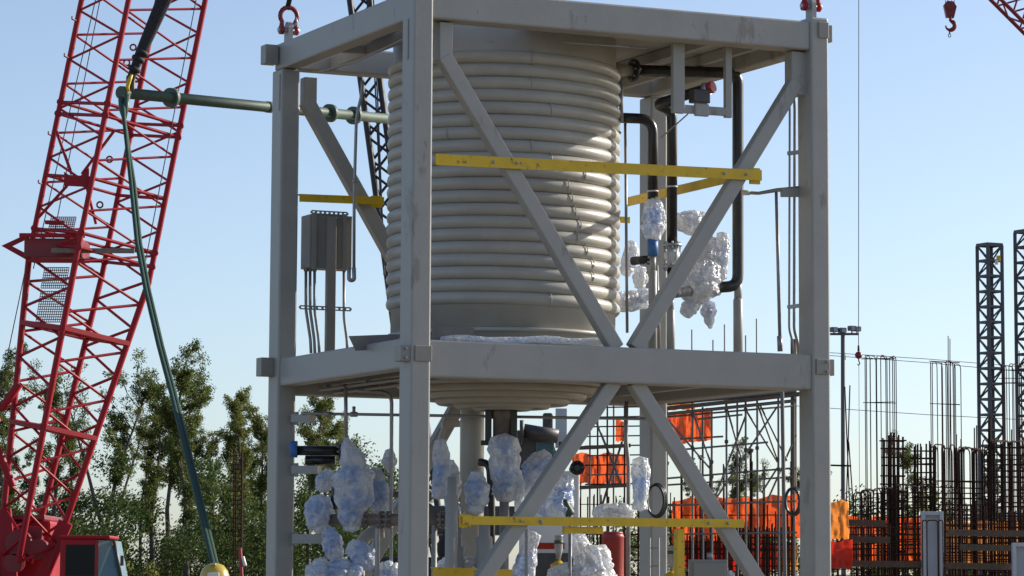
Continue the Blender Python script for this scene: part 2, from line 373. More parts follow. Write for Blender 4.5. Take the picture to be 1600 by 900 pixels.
# decks
b = MB(); b.box(M(SR/2, SL/2, ZMT-.05), (SR-.5, SL-.62, .02), (CI, CJ, Z)); build('deck_plate', b, MT['deck'], mod)
b = MB(); b.box(M(SR/2, SL/2, .40), (SR-.48, SL-.6, .02), (CI, CJ, Z)); build('deck_plate', b, MT['deck'], mod)
for k in range(4):                                      # joists under the middle deck
    i = .55 + k*1.2
    beamij('joist', i, .3, i, SL-.27, ZMB+.10, ZMT-.061, .09, MT['grey'], .006)
# roof: ring plate round the tank top, left open at the left where mesh shows
tp = at(787, 300, 34.5); ti, tj, _ = loc(MJ(787, 300, 1.95)); TR = 1.245
def plate_ring(name, z, th, i0, i1, j0, j1, r, mm):
    b = MB(); n = 48; pts = []; 
    inner = [(ti+r*math.cos(2*math.pi*k/n), tj+r*math.sin(2*math.pi*k/n)) for k in range(n)]
    outer = []
    for k in range(n):
        c_, s_ = math.cos(2*math.pi*k/n), math.sin(2*math.pi*k/n)
        t = min(((i1-ti)/c_ if c_ > 1e-6 else (i0-ti)/c_ if c_ < -1e-6 else 1e9), ((j1-tj)/s_ if s_ > 1e-6 else (j0-tj)/s_ if s_ < -1e-6 else 1e9))
        outer.append((ti+t*c_, tj+t*s_))
    vs = [M(*p, z) for p in inner]+[M(*p, z) for p in outer]+[M(*p, z+th) for p in inner]+[M(*p, z+th) for p in outer]; fs = []
    for k in range(n):
        q = (k+1) % n; fs += [(k, q, n+q, n+k), (2*n+k, 3*n+k, 3*n+q, 2*n+q), (k, 2*n+k, 2*n+q, q), (n+k, n+q, 3*n+q, 3*n+k)]
    b.add(vs, fs); return build(name, b, mm, mod)
plate_ring('roof_plate', ZTB+.16, .012, ti-.35, SR-.22, .29, SL-.27, 1.13, MT['grey'])
# roof joists, and a mesh panel at the left of the tank
for (i, w) in ((.62, .08), (SR-1.15, .08), (SR-.6, .06)): beamij('joist', i, .29, i, SL-.27, ZTB+.04, ZTB+.155, w, MT['grey'], .006)
for j in (1.2, 2.7): beamij('joist', .22, j, .58, j, ZTB+.05, ZTB+.14, .07, MT['grey'], .006)
for k in range(11):                                     # open bar grating
    slab('grating_bar', M(.24+k*.038, 1.9, ZTB+.18), M(.24+k*.038, 3.1, ZTB+.18), .008, .03, MT['galv'], mod)
for k in range(24):
    slab('grating_bar', M(.23, 1.93+k*.05, ZTB+.20), M(.63, 1.93+k*.05, ZTB+.20), .008, .012, MT['galv'], mod)
b = MB(); b.beam(M(.25, .6, ZTB+.17), M(.25, 1.85, ZTB+.17), .4, .01); build('roof_plate', b, MT['grey'], mod)
# thin tubing under the roof edges
b = MB(); b.tube([MJ(500, 112, 2.9), MJ(560, 95, 2.0), MJ(632, 60, .8)], .012, 6); build('roof_tube', b, MT['conduit'], mod)
b = MB(); b.tube([MJ(880, 66, .45), MJ(1010, 75, .45)], .010, 6); build('roof_tube', b, MT['galv'], mod)
# flat bar rim plates standing on the middle deck beside the tank
b = MB(); b.prism([MJ(545, 525, 1.2), MJ(622, 522, 1.2), MJ(622, 545, 1.2), MJ(556, 548, 1.2)], CJ*.01); build('deck_rim', b, MT['deck'], mod)
b = MB(); b.prism([MJ(676, 509, .45), MJ(742, 512, .45), MJ(735, 532, .45), MJ(676, 532, .45)], CJ*.012); build('deck_rim', b, MT['deck'], mod)

# ------------------------------------------------------------------ the coiled tank
tankc = M(ti, tj, 0)
tank = thing('process_tank', M(ti, tj, ZMT), 'cylindrical beige tank wound with half pipe coil inside the frame', 'tank', rotz=AW)
TY = tankc.y
zt = lambda py: at(787, py, TY).z
RS = TR-.055
b = MB(); b.lathe(M(ti, tj, 0), Z, [(RS, ZMT-.06), (RS, ZTB+.17), (RS*.8, ZTB+.45), (RS*.3, ZTB+.58)], 96); build('shell', b, MT['tank'], tank)
zc_top, zc_bot = zt(117), zt(481); NC = 20; pit = (zc_top-zc_bot)/(NC-1)
def ring_mesh(Rr, r, n=120, k=12):
    b = MB(); vs = []; fs = []
    for a in range(n):
        an = 2*math.pi*a/n
        for q in range(k):
            bn = 2*math.pi*q/k; rr = Rr + r*math.cos(bn)*.92
            vs.append((rr*math.cos(an), rr*math.sin(an), r*math.sin(bn)))
    for a in range(n):
        for q in range(k):
            a2 = (a+1) % n; q2 = (q+1) % k; fs.append((a*k+q, a2*k+q, a2*k+q2, a*k+q2))
    b.add(vs, fs, True); return b
rb = ring_mesh(TR-.066, pit*.53)
rme = bpy.data.meshes.new('coil_turn'); rme.from_pydata(rb.v, [], rb.f); rme.polygons.foreach_set('use_smooth', rb.sm); rme.materials.append(MT['tank'])
rg = random.Random(3)
for k in range(NC):
    z = zc_bot + pit*k
    mm = Matrix.Translation(M(ti, tj, z)) @ Matrix.Rotation(rg.uniform(-.004, .004), 4, 'X') @ Matrix.Rotation(rg.uniform(-.004, .004)+pit/(2*TR)*.35, 4, 'Y') @ Matrix.Rotation(rg.uniform(0, 6), 4, 'Z')
    o = inst('coil_turn', rme, mm, tank)
    # weld bead, staggered as in the photo on the right hand turns
    wx = {6: 905, 7: 897, 8: 892, 9: 886, 10: 912, 5: 900, 4: 915}.get(k, rg.choice([700, 735, 760, 830, 860, 925, 640]))
    s_ = max(-.97, min(.97, (wx-787)/183.)); an = math.asin(s_); dirv = Vector((math.sin(an), -math.cos(an), 0)); side = Vector((math.cos(an), math.sin(an), 0))
    cpt = tankc + Vector((0, 0, z)) + dirv*(TR-.066); r_ = pit*.53+.002
    pts = [cpt + dirv*r_*math.cos(t) + Z*r_*math.sin(t) for t in [R(x) for x in range(-80, 81, 20)]]
    bb = MB(); bb.tube(pts, .006, 5); build('weld_bead', bb, MT['tank'], tank)
# skirt ring and bubble wrap strip at the foot
b = MB(); b.lathe(M(ti, tj, 0), Z, [(RS+.004, zt(531)), (RS+.03, zt(531)), (RS+.03, zt(525)), (RS+.004, zt(525))], 96); build('skirt_ring', b, MT['tank'], tank)
# dished bottom with coil turns
ztop = ZMB+.25
b = MB(); prof = []
zb_ = zt(636)
for k in range(13):
    t = k/12*math.pi/2; prof.append(((RS-.02)*math.cos(t)+.02, ztop - (ztop-zb_)*math.sin(t)))
b.lathe(M(ti, tj, 0), Z, prof, 96); build('dished_bottom', b, MT['tank'], tank)
for k, an in enumerate((24, 35, 46, 57, 68, 78)):
    t = R(an); rr = (RS-.02)*math.cos(t); zz = ztop-(ztop-zb_)*math.sin(t)
    rb = ring_mesh(rr+.03, .052, 96, 10); bb = MB(); bb.add([v + M(ti, tj, zz) for v in rb.v], rb.f, True); build('coil_turn', bb, MT['tank'], tank)
# bottom nozzle between two dark support legs
b = MB(); n0 = M(ti, tj, 0); b.lathe(n0, Z, [(.10, zt(690)), (.10, zt(655)), (.115, zt(654)), (.115, zt(634))], 24); build('bottom_nozzle', b, MT['pipebrown'], tank)
for px in (763, 803):
    p = at(px, 640, TY-.05); b = MB(); b.box((p+at(px, 690, TY-.05))/2, (.07, .06, (p-at(px, 690, TY-.05)).length), bev=.008); build('support_leg', b, MT['dark'], tank)
    b = MB(); b.box(at(px-(3 if px < 780 else -3), 692, TY-.05), (.12, .10, .05), bev=.008); build('support_foot', b, MT['dark'], tank)
# nameplate-like silver strip and pipe along the right side
b = MB(); b.tube([at(970, 122, TY), at(971, 190, TY)], .022, 8); build('side_strip', b, MT['galv'], tank)
b = MB(); b.tube([at(977, 190, TY+.2), at(980, 520, TY+.2)], .016, 8); build('side_strip', b, MT['conduit'], tank)
tag(build('bubble_wrap_strip', MB().tube([MJ(690+k*18, 530-1.5*math.sin(k*.9)+k*.2, .34) for k in range(16)], [.028+.012*abs(math.sin(k*2.3)) for k in range(16)], 8), MT['wrapc'], base=M(1.6, .34, ZMT)), 'crumpled strip of bubble wrap along the deck edge before the tank', 'packaging')
# ------------------------------------------------------------------ yellow angle bars
PXM = 146.0
def angle_bar(label, p0, p1, hgt=.105, leg=.07, ends=(), boltat=()):
    t = thing('angle_bar', (p0+p1)/2, label, 'rail'); d = (p1-p0).normalized(); back = d.cross(Z)*-1
    if back.dot(Vector((0, 1, 0))) < 0: back = -back
    b = MB(); b.beam(p0, p1, .012, hgt); b.beam(p0+back*leg/2+Z*(hgt/2-.006)+back*.006, p1+back*leg/2+Z*(hgt/2-.006)+back*.006, leg, .012); build('bar', b, MT['yellow'], t)
    for f in ends:
        p = p0.lerp(p1, f); b = MB(); b.beam(p-Z*.005-d*.06+back*.05, p-Z*.005+d*.06+back*.05, .03, hgt*1.5, bev=.004); build('end_bracket', b, MT['yellow'], t)
    for f in boltat:
        p = p0.lerp(p1, f); b = MB(); b.lathe(p-back*.006, -back, [(.017, 0), (.017, .014), (.010, .015), (.010, .03)], 6, False); build('bolt', b, MT['galv'], t)
    return t
angle_bar('long yellow angle bar bolted across the upper front braces', MJ(681, 249, .07), MJ(1190, 274, .07), .112, .07, (.985,), (.17, .24, .88, .95))
angle_bar('yellow angle bar running back behind the black pipes', MJ(1140, 278, .22), MI(978, 316, loc(MJ(1140, 278, .22))[0]), .10, .06, (), ())
angle_bar('yellow angle bar behind the grey electrical cabinet', MJ(468, 309, SL-.32), MJ(600, 314, SL-.32), .085, .06, (.93,), ())
angle_bar('short yellow bar stub right beside the tank coils', MJ(966, 343, 3.0), MJ(984, 344, 3.0), .07, .05)
lr = angle_bar('long yellow angle bar across the lower front braces', MJ(723, 813, .07), MJ(1162, 818, .07), .085, .07, (.015,), (.2, .27, .87, .94))
b = MB(); b.beam(MJ(880, 828, .14), MJ(941, 829, .14), .05, .07, bev=.004); build('spacer', b, MT['yellow'], lr)
pst = thing('yellow_post', Vector((*MJ(1061, 830, .16).xy, .42)), 'upright yellow post under the lower yellow bar', 'post')
p = MJ(1061, 826, .16); b = MB(); b.box((p+Vector((p.x, p.y, .42)))/2, (.085, .085, p.z-.42), (CI, CJ, Z), .006); build('tube', b, MT['yellow'], pst)
b = MB(); b.box(Vector((p.x, p.y, .425)), (.2, .2, .015), (CI, CJ, Z)); build('foot_plate', b, MT['yellow'], pst)
angle_bar('yellow bar low behind the front column at the skid', MJ(676, 893, .5), MJ(800, 897, .5), .09, .05)

# ------------------------------------------------------------------ bubble wrapped valves and instruments
def wrap(label, pts, Y=None, j=None, seed=0, n=60, rough=.2, sub=4, cat='packaging', mm='wrap'):
    """a bundle of crumpled wrap round a run of (px, py, half width px)"""
    P = []; 
    for (px, py, r) in pts:
        p = MJ(px, py, j) if j is not None else at(px, py, Y); P.append((p, r*p.y/F))
    path = []; rad = []
    for k in range(len(P)-1):
        m_ = max(sub, int((P[k+1][0]-P[k][0]).length/.009))
        for q in range(m_):
            t = q/m_; s_ = t*t*(3-2*t); path.append(P[k][0].lerp(P[k+1][0], t)); rad.append(P[k][1]*(1-s_)+P[k+1][1]*s_)
    path.append(P[-1][0]); rad.append(P[-1][1])
    b = MB(); vs = []; fs = []; t0 = (path[-1]-path[0]).normalized(); a = t0.orthogonal().normalized(); sv = Vector((seed*3.7, seed*1.3, seed*2.1)); rw = random.Random(seed+50); waists = [(rw.uniform(.2, .45), rw.uniform(.06, .2)), (rw.uniform(.55, .85), rw.uniform(.06, .22))]
    for k, p in enumerate(path):
        t = (path[min(k+1, len(path)-1)]-path[max(k-1, 0)]).normalized(); a = (a-t*a.dot(t)).normalized(); bb = t.cross(a)
        for q in range(n):
            an = 2*math.pi*q/n; d = a*math.cos(an)+bb*math.sin(an); w = p + d*rad[k]
            al = k/len(path)*(path[-1]-path[0]).length
            pl = noise.noise(Vector((math.cos(an)*2.2+seed, math.sin(an)*2.2, al*4+seed*2)))             # long pleats
            p2_ = noise.noise(Vector((math.cos(an)*5+seed, math.sin(an)*5, al*7)))
            f = 1 + rough*1.0*noise.noise(w*4.5+sv) + rough*.9*(.35-abs(pl)*1.6) + rough*.7*(.25-abs(p2_)) + rough*.32*noise.noise(w*26+sv) + rough*.22*noise.noise(w*55+sv)
            for wz, ws in waists: f *= 1 - ws*math.exp(-((k/len(path)-wz)/.045)**2)
            vs.append(p + d*rad[k]*f + t*rad[k]*rough*.5*noise.noise(w*9-sv))
    for k in range(len(path)-1):
        for q in range(n): q2 = (q+1) % n; fs.append((k*n+q, k*n+q2, (k+1)*n+q2, (k+1)*n+q))
    c0 = len(vs); vs += [path[0]-t0*rad[0]*.35, path[-1]+t*rad[-1]*.35]
    for q in range(n): q2 = (q+1) % n; fs.append((c0, q2, q)); e = (len(path)-1)*n; fs.append((c0+1, e+q, e+q2))
    b.add(vs, fs, True)
    lo = min(vs, key=lambda v: v.z)
    o = build('wrapped_valve' if cat == 'packaging' else 'wrap', b, MT['wrapc' if (1 < seed <= 10 or seed in (15, 21, 24, 27, 30, 31, 32, 33, 34)) else mm], base=lo); tag(o, label, cat)
    L_ = len(path); core = MB(); core.tube([path[int(L_*f_)] for f_ in (.12, .3, .3+1.5/L_, .42, .42+1.5/L_, .7, .7+1.5/L_, .78, .78+1.5/L_, .9)], [rad[int(L_*f_)]*g_ for f_, g_ in ((.12, .2), (.3, .24), (.3, .5), (.4, .5), (.42, .28), (.7, .28), (.7, .46), (.78, .46), (.78, .2), (.9, .18))], 14); build('valve_core', core, MT['valveblue'] if seed % 3 else MT['conduit'], o)
    return o
# upper right bay
wrap('bubble wrapped fitting below the middle black pipe with blue tape', [(1022, 308, 9), (1021, 325, 18), (1022, 352, 19), (1021, 374, 12)], j=1.5, seed=1)
wrap('bubble wrap bundle just left of the upper brace, near its middle', [(1061, 348, 14), (1080, 348, 19), (1099, 345, 15)], j=2.1, seed=2)
wrap('large bubble wrap bundle right of the brace at the bottom of the pipe', [(1112, 372, 10), (1105, 400, 22), (1098, 430, 27), (1092, 455, 29), (1096, 470, 17)], j=1.75, seed=3)
wrap('tall narrow bubble wrap bundle touching the rightmost black pipe', [(1129, 365, 9), (1128, 385, 13), (1126, 410, 13), (1128, 436, 8)], j=1.7, seed=4)
wrap('sideways bubble wrap roll at the foot of the rightmost black pipe', [(1085, 448, 22), (1105, 448, 20), (1124, 447, 14)], j=1.8, seed=5)
wrap('small wrapped fitting hanging low above the deck beside the brace', [(1088, 468, 10), (1078, 480, 13), (1070, 492, 9)], j=1.8, seed=6)
wrap('drop shaped bubble wrap bundle on a thin stem above the deck', [(1108, 472, 8), (1107, 486, 12), (1108, 500, 8), (1110, 513, 3)], j=1.8, seed=7)
wrap('bubble wrap bundle against the right side of the coils, upper one', [(985, 378, 9), (986, 398, 14), (980, 420, 13), (978, 430, 8)], j=2.4, seed=8)
wrap('bubble wrap bundle hanging behind the short black pipe', [(1000, 418, 9), (1001, 435, 12), (1000, 450, 8)], j=2.7, seed=9)
wrap('bubble wrap sleeve sticking out below right of the coils', [(966, 472, 14), (985, 470, 16), (1008, 466, 17), (1014, 468, 11)], j=2.3, seed=10)
# lower left bay
wrap('big tall bubble wrap bundle at the middle of the left bay', [(541, 684, 4), (543, 700, 11), (551, 722, 20), (552, 745, 31), (553, 775, 29), (549, 805, 20), (550, 828, 12)], Y=34.7, seed=11)
wrap('pale wrap bundle left above the horizontal pipe in the left bay', [(516, 735, 8), (508, 750, 15), (503, 766, 12)], Y=35.0, seed=12)
wrap('bluish wrap bundle round the left end of the horizontal pipe', [(500, 777, 15), (499, 795, 23), (500, 815, 22), (506, 830, 12)], Y=34.9, seed=13)
wrap('wrap bundle tucked behind the big tall one in the left bay', [(584, 733, 9), (590, 752, 14), (596, 778, 18), (594, 800, 14)], Y=35.0, seed=14)
wrap('small ball of wrap on a stem next to the front column', [(608, 703, 6), (609, 720, 12), (609, 738, 5)], Y=35.0, seed=15)
wrap('crumpled wrap hanging under the left end of the pipe', [(512, 828, 9), (518, 845, 16), (520, 862, 15), (514, 872, 7)], Y=34.8, seed=16, rough=.3)
wrap('glossy wrap bundle low in the left bay, half under the tall one', [(546, 852, 11), (562, 862, 20), (574, 878, 18), (582, 890, 8)], Y=34.6, seed=17, rough=.28)
wrap('wide blue wrap bundle at the bottom of the left bay', [(483, 905, 20), (505, 898, 25), (535, 898, 26), (562, 903, 20)], Y=34.5, seed=18, rough=.25)
wrap('wrap bundle at the bottom edge beside the front column', [(590, 898, 15), (606, 896, 20), (622, 900, 16)], Y=34.6, seed=19)
# lower centre
wrap('bubble wrap bundle hugging the right side of the front column', [(688, 688, 9), (690, 715, 13), (688, 745, 12), (684, 778, 9)], Y=34.2, seed=20)
wrap('wrap bundle between front column and beige standpipe', [(703, 720, 6), (708, 740, 12), (706, 765, 14), (704, 790, 10)], Y=34.6, seed=21)
wrap('rounded blue wrap bundle in front of the beige standpipe', [(746, 738, 10), (745, 757, 19), (744, 780, 17), (742, 800, 12)], Y=34.1, seed=22)
wrap('wrapped bottom valve hanging straight under the tank nozzle', [(789, 684, 22), (788, 705, 26), (790, 735, 24), (789, 762, 20), (790, 782, 15)], Y=34.3, seed=23, rough=.14)
wrap('loose wrap trailing down right of the wrapped bottom valve', [(809, 735, 5), (812, 760, 8), (811, 785, 7), (808, 800, 4)], Y=34.3, seed=24)
wrap('wrap bundle left of the lower brace beside the bottom valve', [(858, 712, 12), (838, 728, 20), (824, 750, 18), (818, 775, 9)], Y=34.6, seed=25)
wrap('sunlit wrap bundle right of the lower brace under the black knob', [(884, 745, 12), (880, 765, 18), (868, 790, 27), (862, 808, 26)], Y=34.3, seed=26)
wrap('low mound of bubble wrap on the lower yellow bar', [(928, 803, 10), (950, 799, 13), (972, 799, 12), (990, 804, 6)], Y=34.0, seed=27, rough=.3)
wrap('upright bubble wrap cylinder standing over the lower yellow bar', [(1001, 717, 12), (1002, 735, 15), (1001, 765, 13), (1000, 795, 12)], Y=35.0, seed=28, rough=.12)
wrap('wrap sleeve hanging below the lower yellow bar by the brace', [(832, 834, 14), (826, 860, 14), (818, 890, 18), (815, 915, 18)], Y=34.4, seed=29)
wrap('crumpled wrap heap below the bar, left of the red drum', [(902, 838, 14), (908, 858, 19), (926, 878, 30), (934, 900, 32), (930, 918, 28)], Y=34.4, seed=30, rough=.28)
wrap('bright wrap scrap on the floor below the bar', [(858, 902, 12), (885, 896, 16), (905, 900, 12)], Y=34.3, seed=31, rough=.3)
wrap('wrap heap behind the small posts right of the front column', [(716, 835, 12), (728, 850, 20), (738, 868, 17), (742, 880, 9)], Y=35.4, seed=32, rough=.3)
wrap('small white wrap pile at the bottom right of the front column', [(686, 888, 9), (698, 884, 14), (722, 884, 14), (748, 882, 14)], Y=34.2, seed=33, rough=.3)
wrap('small wrap tip beside the grey junction box', [(1139, 893, 5), (1143, 905, 9), (1143, 920, 8)], Y=33.6, seed=34)

# ------------------------------------------------------------------ black process pipes (upper right bay)
def flange(par, p, axis, r, th, m=None, nb=8):
    axis = Vector(axis).normalized(); b = MB(); b.lathe(p-axis*th/2, axis, [(r, 0), (r, th)], 24); o = build('flange', b, m or MT['black'], par)
    a = axis.orthogonal().normalized(); c_ = axis.cross(a)
    for k in range(nb):
        an = 2*math.pi*k/nb; q = p + (a*math.cos(an)+c_*math.sin(an))*r*.82
        b = MB(); b.lathe(q-axis*(th/2+.02), axis, [(.012, 0), (.012, th+.04)], 6, False); build('bolt', b, MT['galv'], o)
    return o
def pipe_thing(label, pts, r, bend, base=None, m='black', cat='pipe', n=16):
    t = thing('process_pipe', base if base is not None else pts[-1], label, cat); b = MB(); b.tube(bendpath(pts, bend), r, n); build('pipe_run', b, MT[m], t); return t
j1 = 1.75
p1 = [MJ(996, 110, j1), MJ(1153, 114, j1), MJ(1153, 447, j1), MJ(1122, 449, j1)]
t = pipe_thing('rightmost black pipe turning down from the tank neck to the deck', p1, .062, .13)
flange(t, MJ(990, 110, j1), CI, .125, .04); b = MB(); b.cyl(MJ(958, 107, j1), MJ(988, 110, j1), .062); build('nozzle', b, MT['tank'], t)
p2 = [MJ(1110, 137, .45), MJ(1024, 163, 1.05), MJ(1050, 172, 1.06), MJ(1050, 384, 1.06)]
t = pipe_thing('black pipe with a red end cap dropping to the white valve', p2, .056, .10)
d = (p2[0]-p2[1]).normalized(); b = MB(); b.lathe(p2[0], d, [(.064, -.02), (.064, .035), (.058, .04)], 20); build('end_cap', b, MT['redcap'], t)
b = MB(); b.lathe(p2[0]-d*.03, d, [(.07, -.05), (.07, .012)], 20); build('cap_collar', b, MT['galv'], t)
b = MB(); b.lathe(MJ(1050, 292, 1.06), Z, [(.061, -.008), (.061, .008)], 20); build('joint_band', b, MT['white'], t)
p3 = [MJ(968, 184, 1.55), MJ(1020, 186, 1.5), MJ(1020, 312, 1.5)]
t = pipe_thing('middle black pipe bending from the tank side down to wrapped fitting', p3, .056, .16)
b = MB(); b.lathe(MJ(1020, 299, 1.5), Z, [(.061, -.008), (.061, .008)], 20); build('joint_band', b, MT['white'], t)
b = MB(); b.cyl(MJ(1020, 372, 1.5), MJ(1020, 400, 1.5), .058); build('blue_sleeve', b, MT['blue'], t)
t = pipe_thing('short horizontal black pipe stub between two wrapped fittings', [MJ(988, 408, 1.9), MJ(1016, 405, 1.7)], .046, .02)
flange(t, MJ(1014, 405, 1.7), CI, .06, .025, nb=6)
# white valve under the second pipe, and its drop leg
v = thing('gate_valve', MJ(1050, 425, 1.06), 'white valve body with dark bolted flanges under the red capped pipe', 'valve')
b = MB(); c_ = MJ(1050, 400, 1.06); b.lathe(c_, Z, [(.045, -.10), (.05, -.06), (.085, -.03), (.085, .03), (.05, .06), (.045, .10)], 20); build('body', b, MT['white'], v)
for py in (383, 417): flange(v, MJ(1050, py, 1.06), Z, .105, .03, MT['galv'], 8)
for k in range(6): a = k*math.pi/3; bar('stud', c_+Vector((.085*math.cos(a), .085*math.sin(a), -.12)), c_+Vector((.085*math.cos(a), .085*math.sin(a), .12)), .008, MT['galv'], v)
t = pipe_thing('black elbow below the white valve turning into the wrap', [MJ(1050, 420, 1.06), MJ(1052, 458, 1.1), MJ(1078, 455, 1.7)], .055, .09)
# pipe support stands on the deck
def stand(label, px, j, ytop, ystep, r1, r2):
    p = MJ(px, ytop, j); q = Vector((p.x, p.y, MJ(px, ystep, j).z)); z0 = ZMT-.04
    t = thing('pipe_support', Vector((p.x, p.y, z0)), label, 'support')
    b = MB(); b.cyl(q, p, r1); build('inner_tube', b, MT['grey'], t)
    b = MB(); b.lathe(Vector((p.x, p.y, z0)), Z, [(r2, 0), (r2, q.z-z0), (r1, q.z-z0+.01)], 16); build('outer_tube', b, MT['grey'], t)
    b = MB(); b.box(Vector((p.x, p.y, z0+.012)), (.22, .22, .02), (CI, CJ, Z)); build('foot_plate', b, MT['grey'], t)
stand('grey telescopic support under the rightmost black pipe', 1153, j1, 436, 468, .042, .052)
stand('grey telescopic support under the elbow left of the brace foot', 1048, 1.25, 462, 485, .034, .045)
stand('grey telescopic support under the blue sleeved fitting', 1020, 1.5, 400, 424, .034, .046)
# hanger frame under the top beam
hg = thing('pipe_hanger', MJ(1096, 176, .35), 'grey U shaped hanger frame under the top beam holding a clamp', 'hanger')
for (x0, x1, y0, y1) in ((1050, 1068, 70, 177), (1132, 1142, 78, 184)):
    a = MJ((x0+x1)/2, y0, .35); c_ = MJ((x0+x1)/2, y1, .35); a.z = ZTB+.03; b = MB(); b.box((a+c_)/2, ((x1-x0)/PXM*1.08, .06, (a-c_).length), (CI, CJ, Z), .004); build('upright', b, MT['grey'], hg)
b = MB(); b.beam(MJ(1064, 170, .35), MJ(1136, 175, .35), .055, .085, bev=.004); build('crossbar', b, MT['grey'], hg)
b = MB(); b.box(MJ(1093, 151, .45), (.20, .12, .14), (CI, CJ, Z), .01); build('clamp_block', b, MT['dark'], hg)
b = MB(); b.box(MJ(1096, 172, .31), (.16, .05, .13), (CI, CJ, Z), .01); build('clamp_plate', b, MT['grey'], hg)
# thin stay, threaded rods on the deck
t = thing('tubing_stay', MJ(1037, 214, .9), 'thin dark tubing stay below the hanger frame', 'tubing'); bar('rod', MJ(1033, 215, .9), MJ(1075, 178, .5), .008, MT['conduit'], t)
for k, (px, y0, y1) in enumerate(((1081, 515, 546), (1114, 531, 546), (1132, 507, 546), (1165, 524, 546), (1182, 498, 546))):
    p = MJ(px, y0, 1.2); q = Vector((p.x, p.y, ZMT-.04)); t = thing('anchor_rod', q, ['first', 'second', 'third', 'fourth', 'fifth'][k]+' thin upright rod from the left along the deck edge', 'rod', 'rods on the middle deck'); bar('rod', q, p, .008, MT['conduit'], t)
    b = MB(); b.box(q+Z*.02, (.09, .06, .05), (CI, CJ, Z)); build('foot_block', b, MT['grey'], t)
# conduits strapped to the right column
for k, px in enumerate((1234, 1242)):
    t = thing('conduit', MJ(px, 550, .5), ['inner', 'outer'][k]+' of two vertical conduits along the right column', 'conduit')
    pts = [MJ(px-3 if k == 0 else px-2, 120 if k else 104, .5), MJ(px, 170, .5), MJ(px-1, 515, .5), MJ(px+5, 536, .5), MJ(px+6, 556, .5)]
    build('tube', MB().tube(bendpath(pts, .05), .017 if k else .012, 8), MT['conduit'], t)
for py in (239, 479):
    t = thing('conduit_strut', MJ(1250, py, .5), ('upper' if py < 300 else 'lower')+' slotted strut clamping the conduits to the right column', 'bracket')
    slab('strut', MJ(1231, py+1, .48), MJ(1268, py-4, .3), .035, .04, MT['galv'], t)
    for px in (1234, 1242): b = MB(); b.lathe(MJ(px, py, .5), Z, [(.028, -.015), (.028, .015)], 8); build('clamp', b, MT['conduit'], t)
t = thing('sensor_arm', MJ(1250, 302, .35), 'small grey arm with a pipe end reaching left from the right column', 'bracket')
b = MB(); b.beam(MJ(1221, 301, .3), MJ(1262, 301, .3), .06, .09, bev=.004); build('arm', b, MT['grey'], t)
build('tube', MB().tube([MJ(1252, 293, .28), MJ(1214, 297, .34), MJ(1185, 302, .5), MJ(1168, 301, .6)], [.02, .022, .018, .018], 10), MT['conduit'], t)
build('end_fitting', MB().cyl(MJ(1160, 301, .62), MJ(1172, 301, .58), .028), MT['white'], t)
t = thing('stand_pipe', MJ(1220, 548, .4), 'thin upright tube from the sensor arm down to the deck', 'tubing'); build('tube', MB().tube([MJ(1213, 300, .36), MJ(1219, 548, .4)], .018, 8), MT['conduit'], t)
b = MB(); b.cyl(MJ(1218, 525, .4), MJ(1219, 549, .4), .028); build('sleeve', b, MT['conduit'], t)
# back column conduit
t = thing('conduit', M(SR-.3, SL-.35, ZMT), 'vertical conduit beside the rear column behind the pipes', 'conduit'); build('tube', MB().tube([MJ(1026, 415, 3.3), MJ(1030, 545, 3.3)], .02, 8), MT['conduit'], t)

# ------------------------------------------------------------------ electrical cabinet on its post
cb = MI(483, 418, .32); ci, cj, cz = loc(cb); W_, D_, H_ = .50, .26, .585
cab = thing('electrical_cabinet', M(ci+.25, cj, ZMT-.04), 'grey electrical cabinet on a post left of the tank', 'cabinet', rotz=AW)
b = MB(); b.box(M(ci+W_/2, cj+D_/2, cz+H_/2), (W_, D_, H_), (CI, CJ, Z), .008); build('box', b, MT['cabinet'], cab)
for f in (.09, .80): b = MB(); b.box(M(ci+W_*f, cj-.022, cz+H_/2), (.042, .042, H_+.03), (CI, CJ, Z)); build('strut_channel', b, MT['cabinet'], cab)
b = MB(); b.box(M(ci+W_*.48, cj-.03, (cz+H_+ZMT)/2-.02), (.105, .06, cz+H_-ZMT+.0), (CI, CJ, Z), .005); build('post', b, MT['cabinet'], cab)
zt_ = cz+H_+.022
for z_, n_, i0, i1, yy in ((zt_, 8, .02, .44, .0), (MI(508, 476, .32).z, 9, -.12, .47, -.05)):
    for s in (-1, 1): slab('slotted_strut', M(ci+i0, cj+yy, z_+s*.016), M(ci+i1, cj+yy, z_+s*.016), .01, .014, MT['cabinet'], cab, Z)
    for k in range(n_+1): x_ = ci+i0+(i1-i0)*k/n_; slab('strut_web', M(x_-.012, cj+yy, z_), M(x_+.012, cj+yy, z_), .01, .022, MT['cabinet'], cab, Z)
for k, (xa, xb) in enumerate(((478, 486), (484.5, 492), (491.5, 499), (537.5, 543))):
    P_ = lambda x, y: MI(x, y, .34 + (x-478)*.0075*.9)
    t = thing('conduit', P_(xb, 548), ['first', 'second', 'third', 'fourth'][k]+' conduit from the left under the electrical cabinet', 'conduit', 'conduits under the cabinet')
    build('tube', MB().tube(bendpath([P_(xa, 417), P_(xa, 484 if k < 3 else 496), P_(xb-1, 530), P_(xb, 552)], .05), .0165, 8), MT['conduit'], t)
    build('gland', MB().cyl(P_(xa, 417), P_(xa, 424), .024, 10), MT['conduit'], t)
t = thing('conduit', at(555, 420, 34.6), 'long conduit from the roof looping under at the cabinet side', 'conduit')
Pc = lambda x, y: at(x, y, 34.6)
build('tube', MB().tube(bendpath([Pc(566, 126), Pc(566, 146), Pc(557, 180), Pc(553.5, 300), Pc(553, 420)], .10), .017, 8), MT['conduit'], t)
build('drip_loop', MB().tube(bendpath([Pc(553, 418), Pc(553.5, 438), Pc(545, 438), Pc(545.5, 418)], .03), .022, 8), MT['conduit'], t)
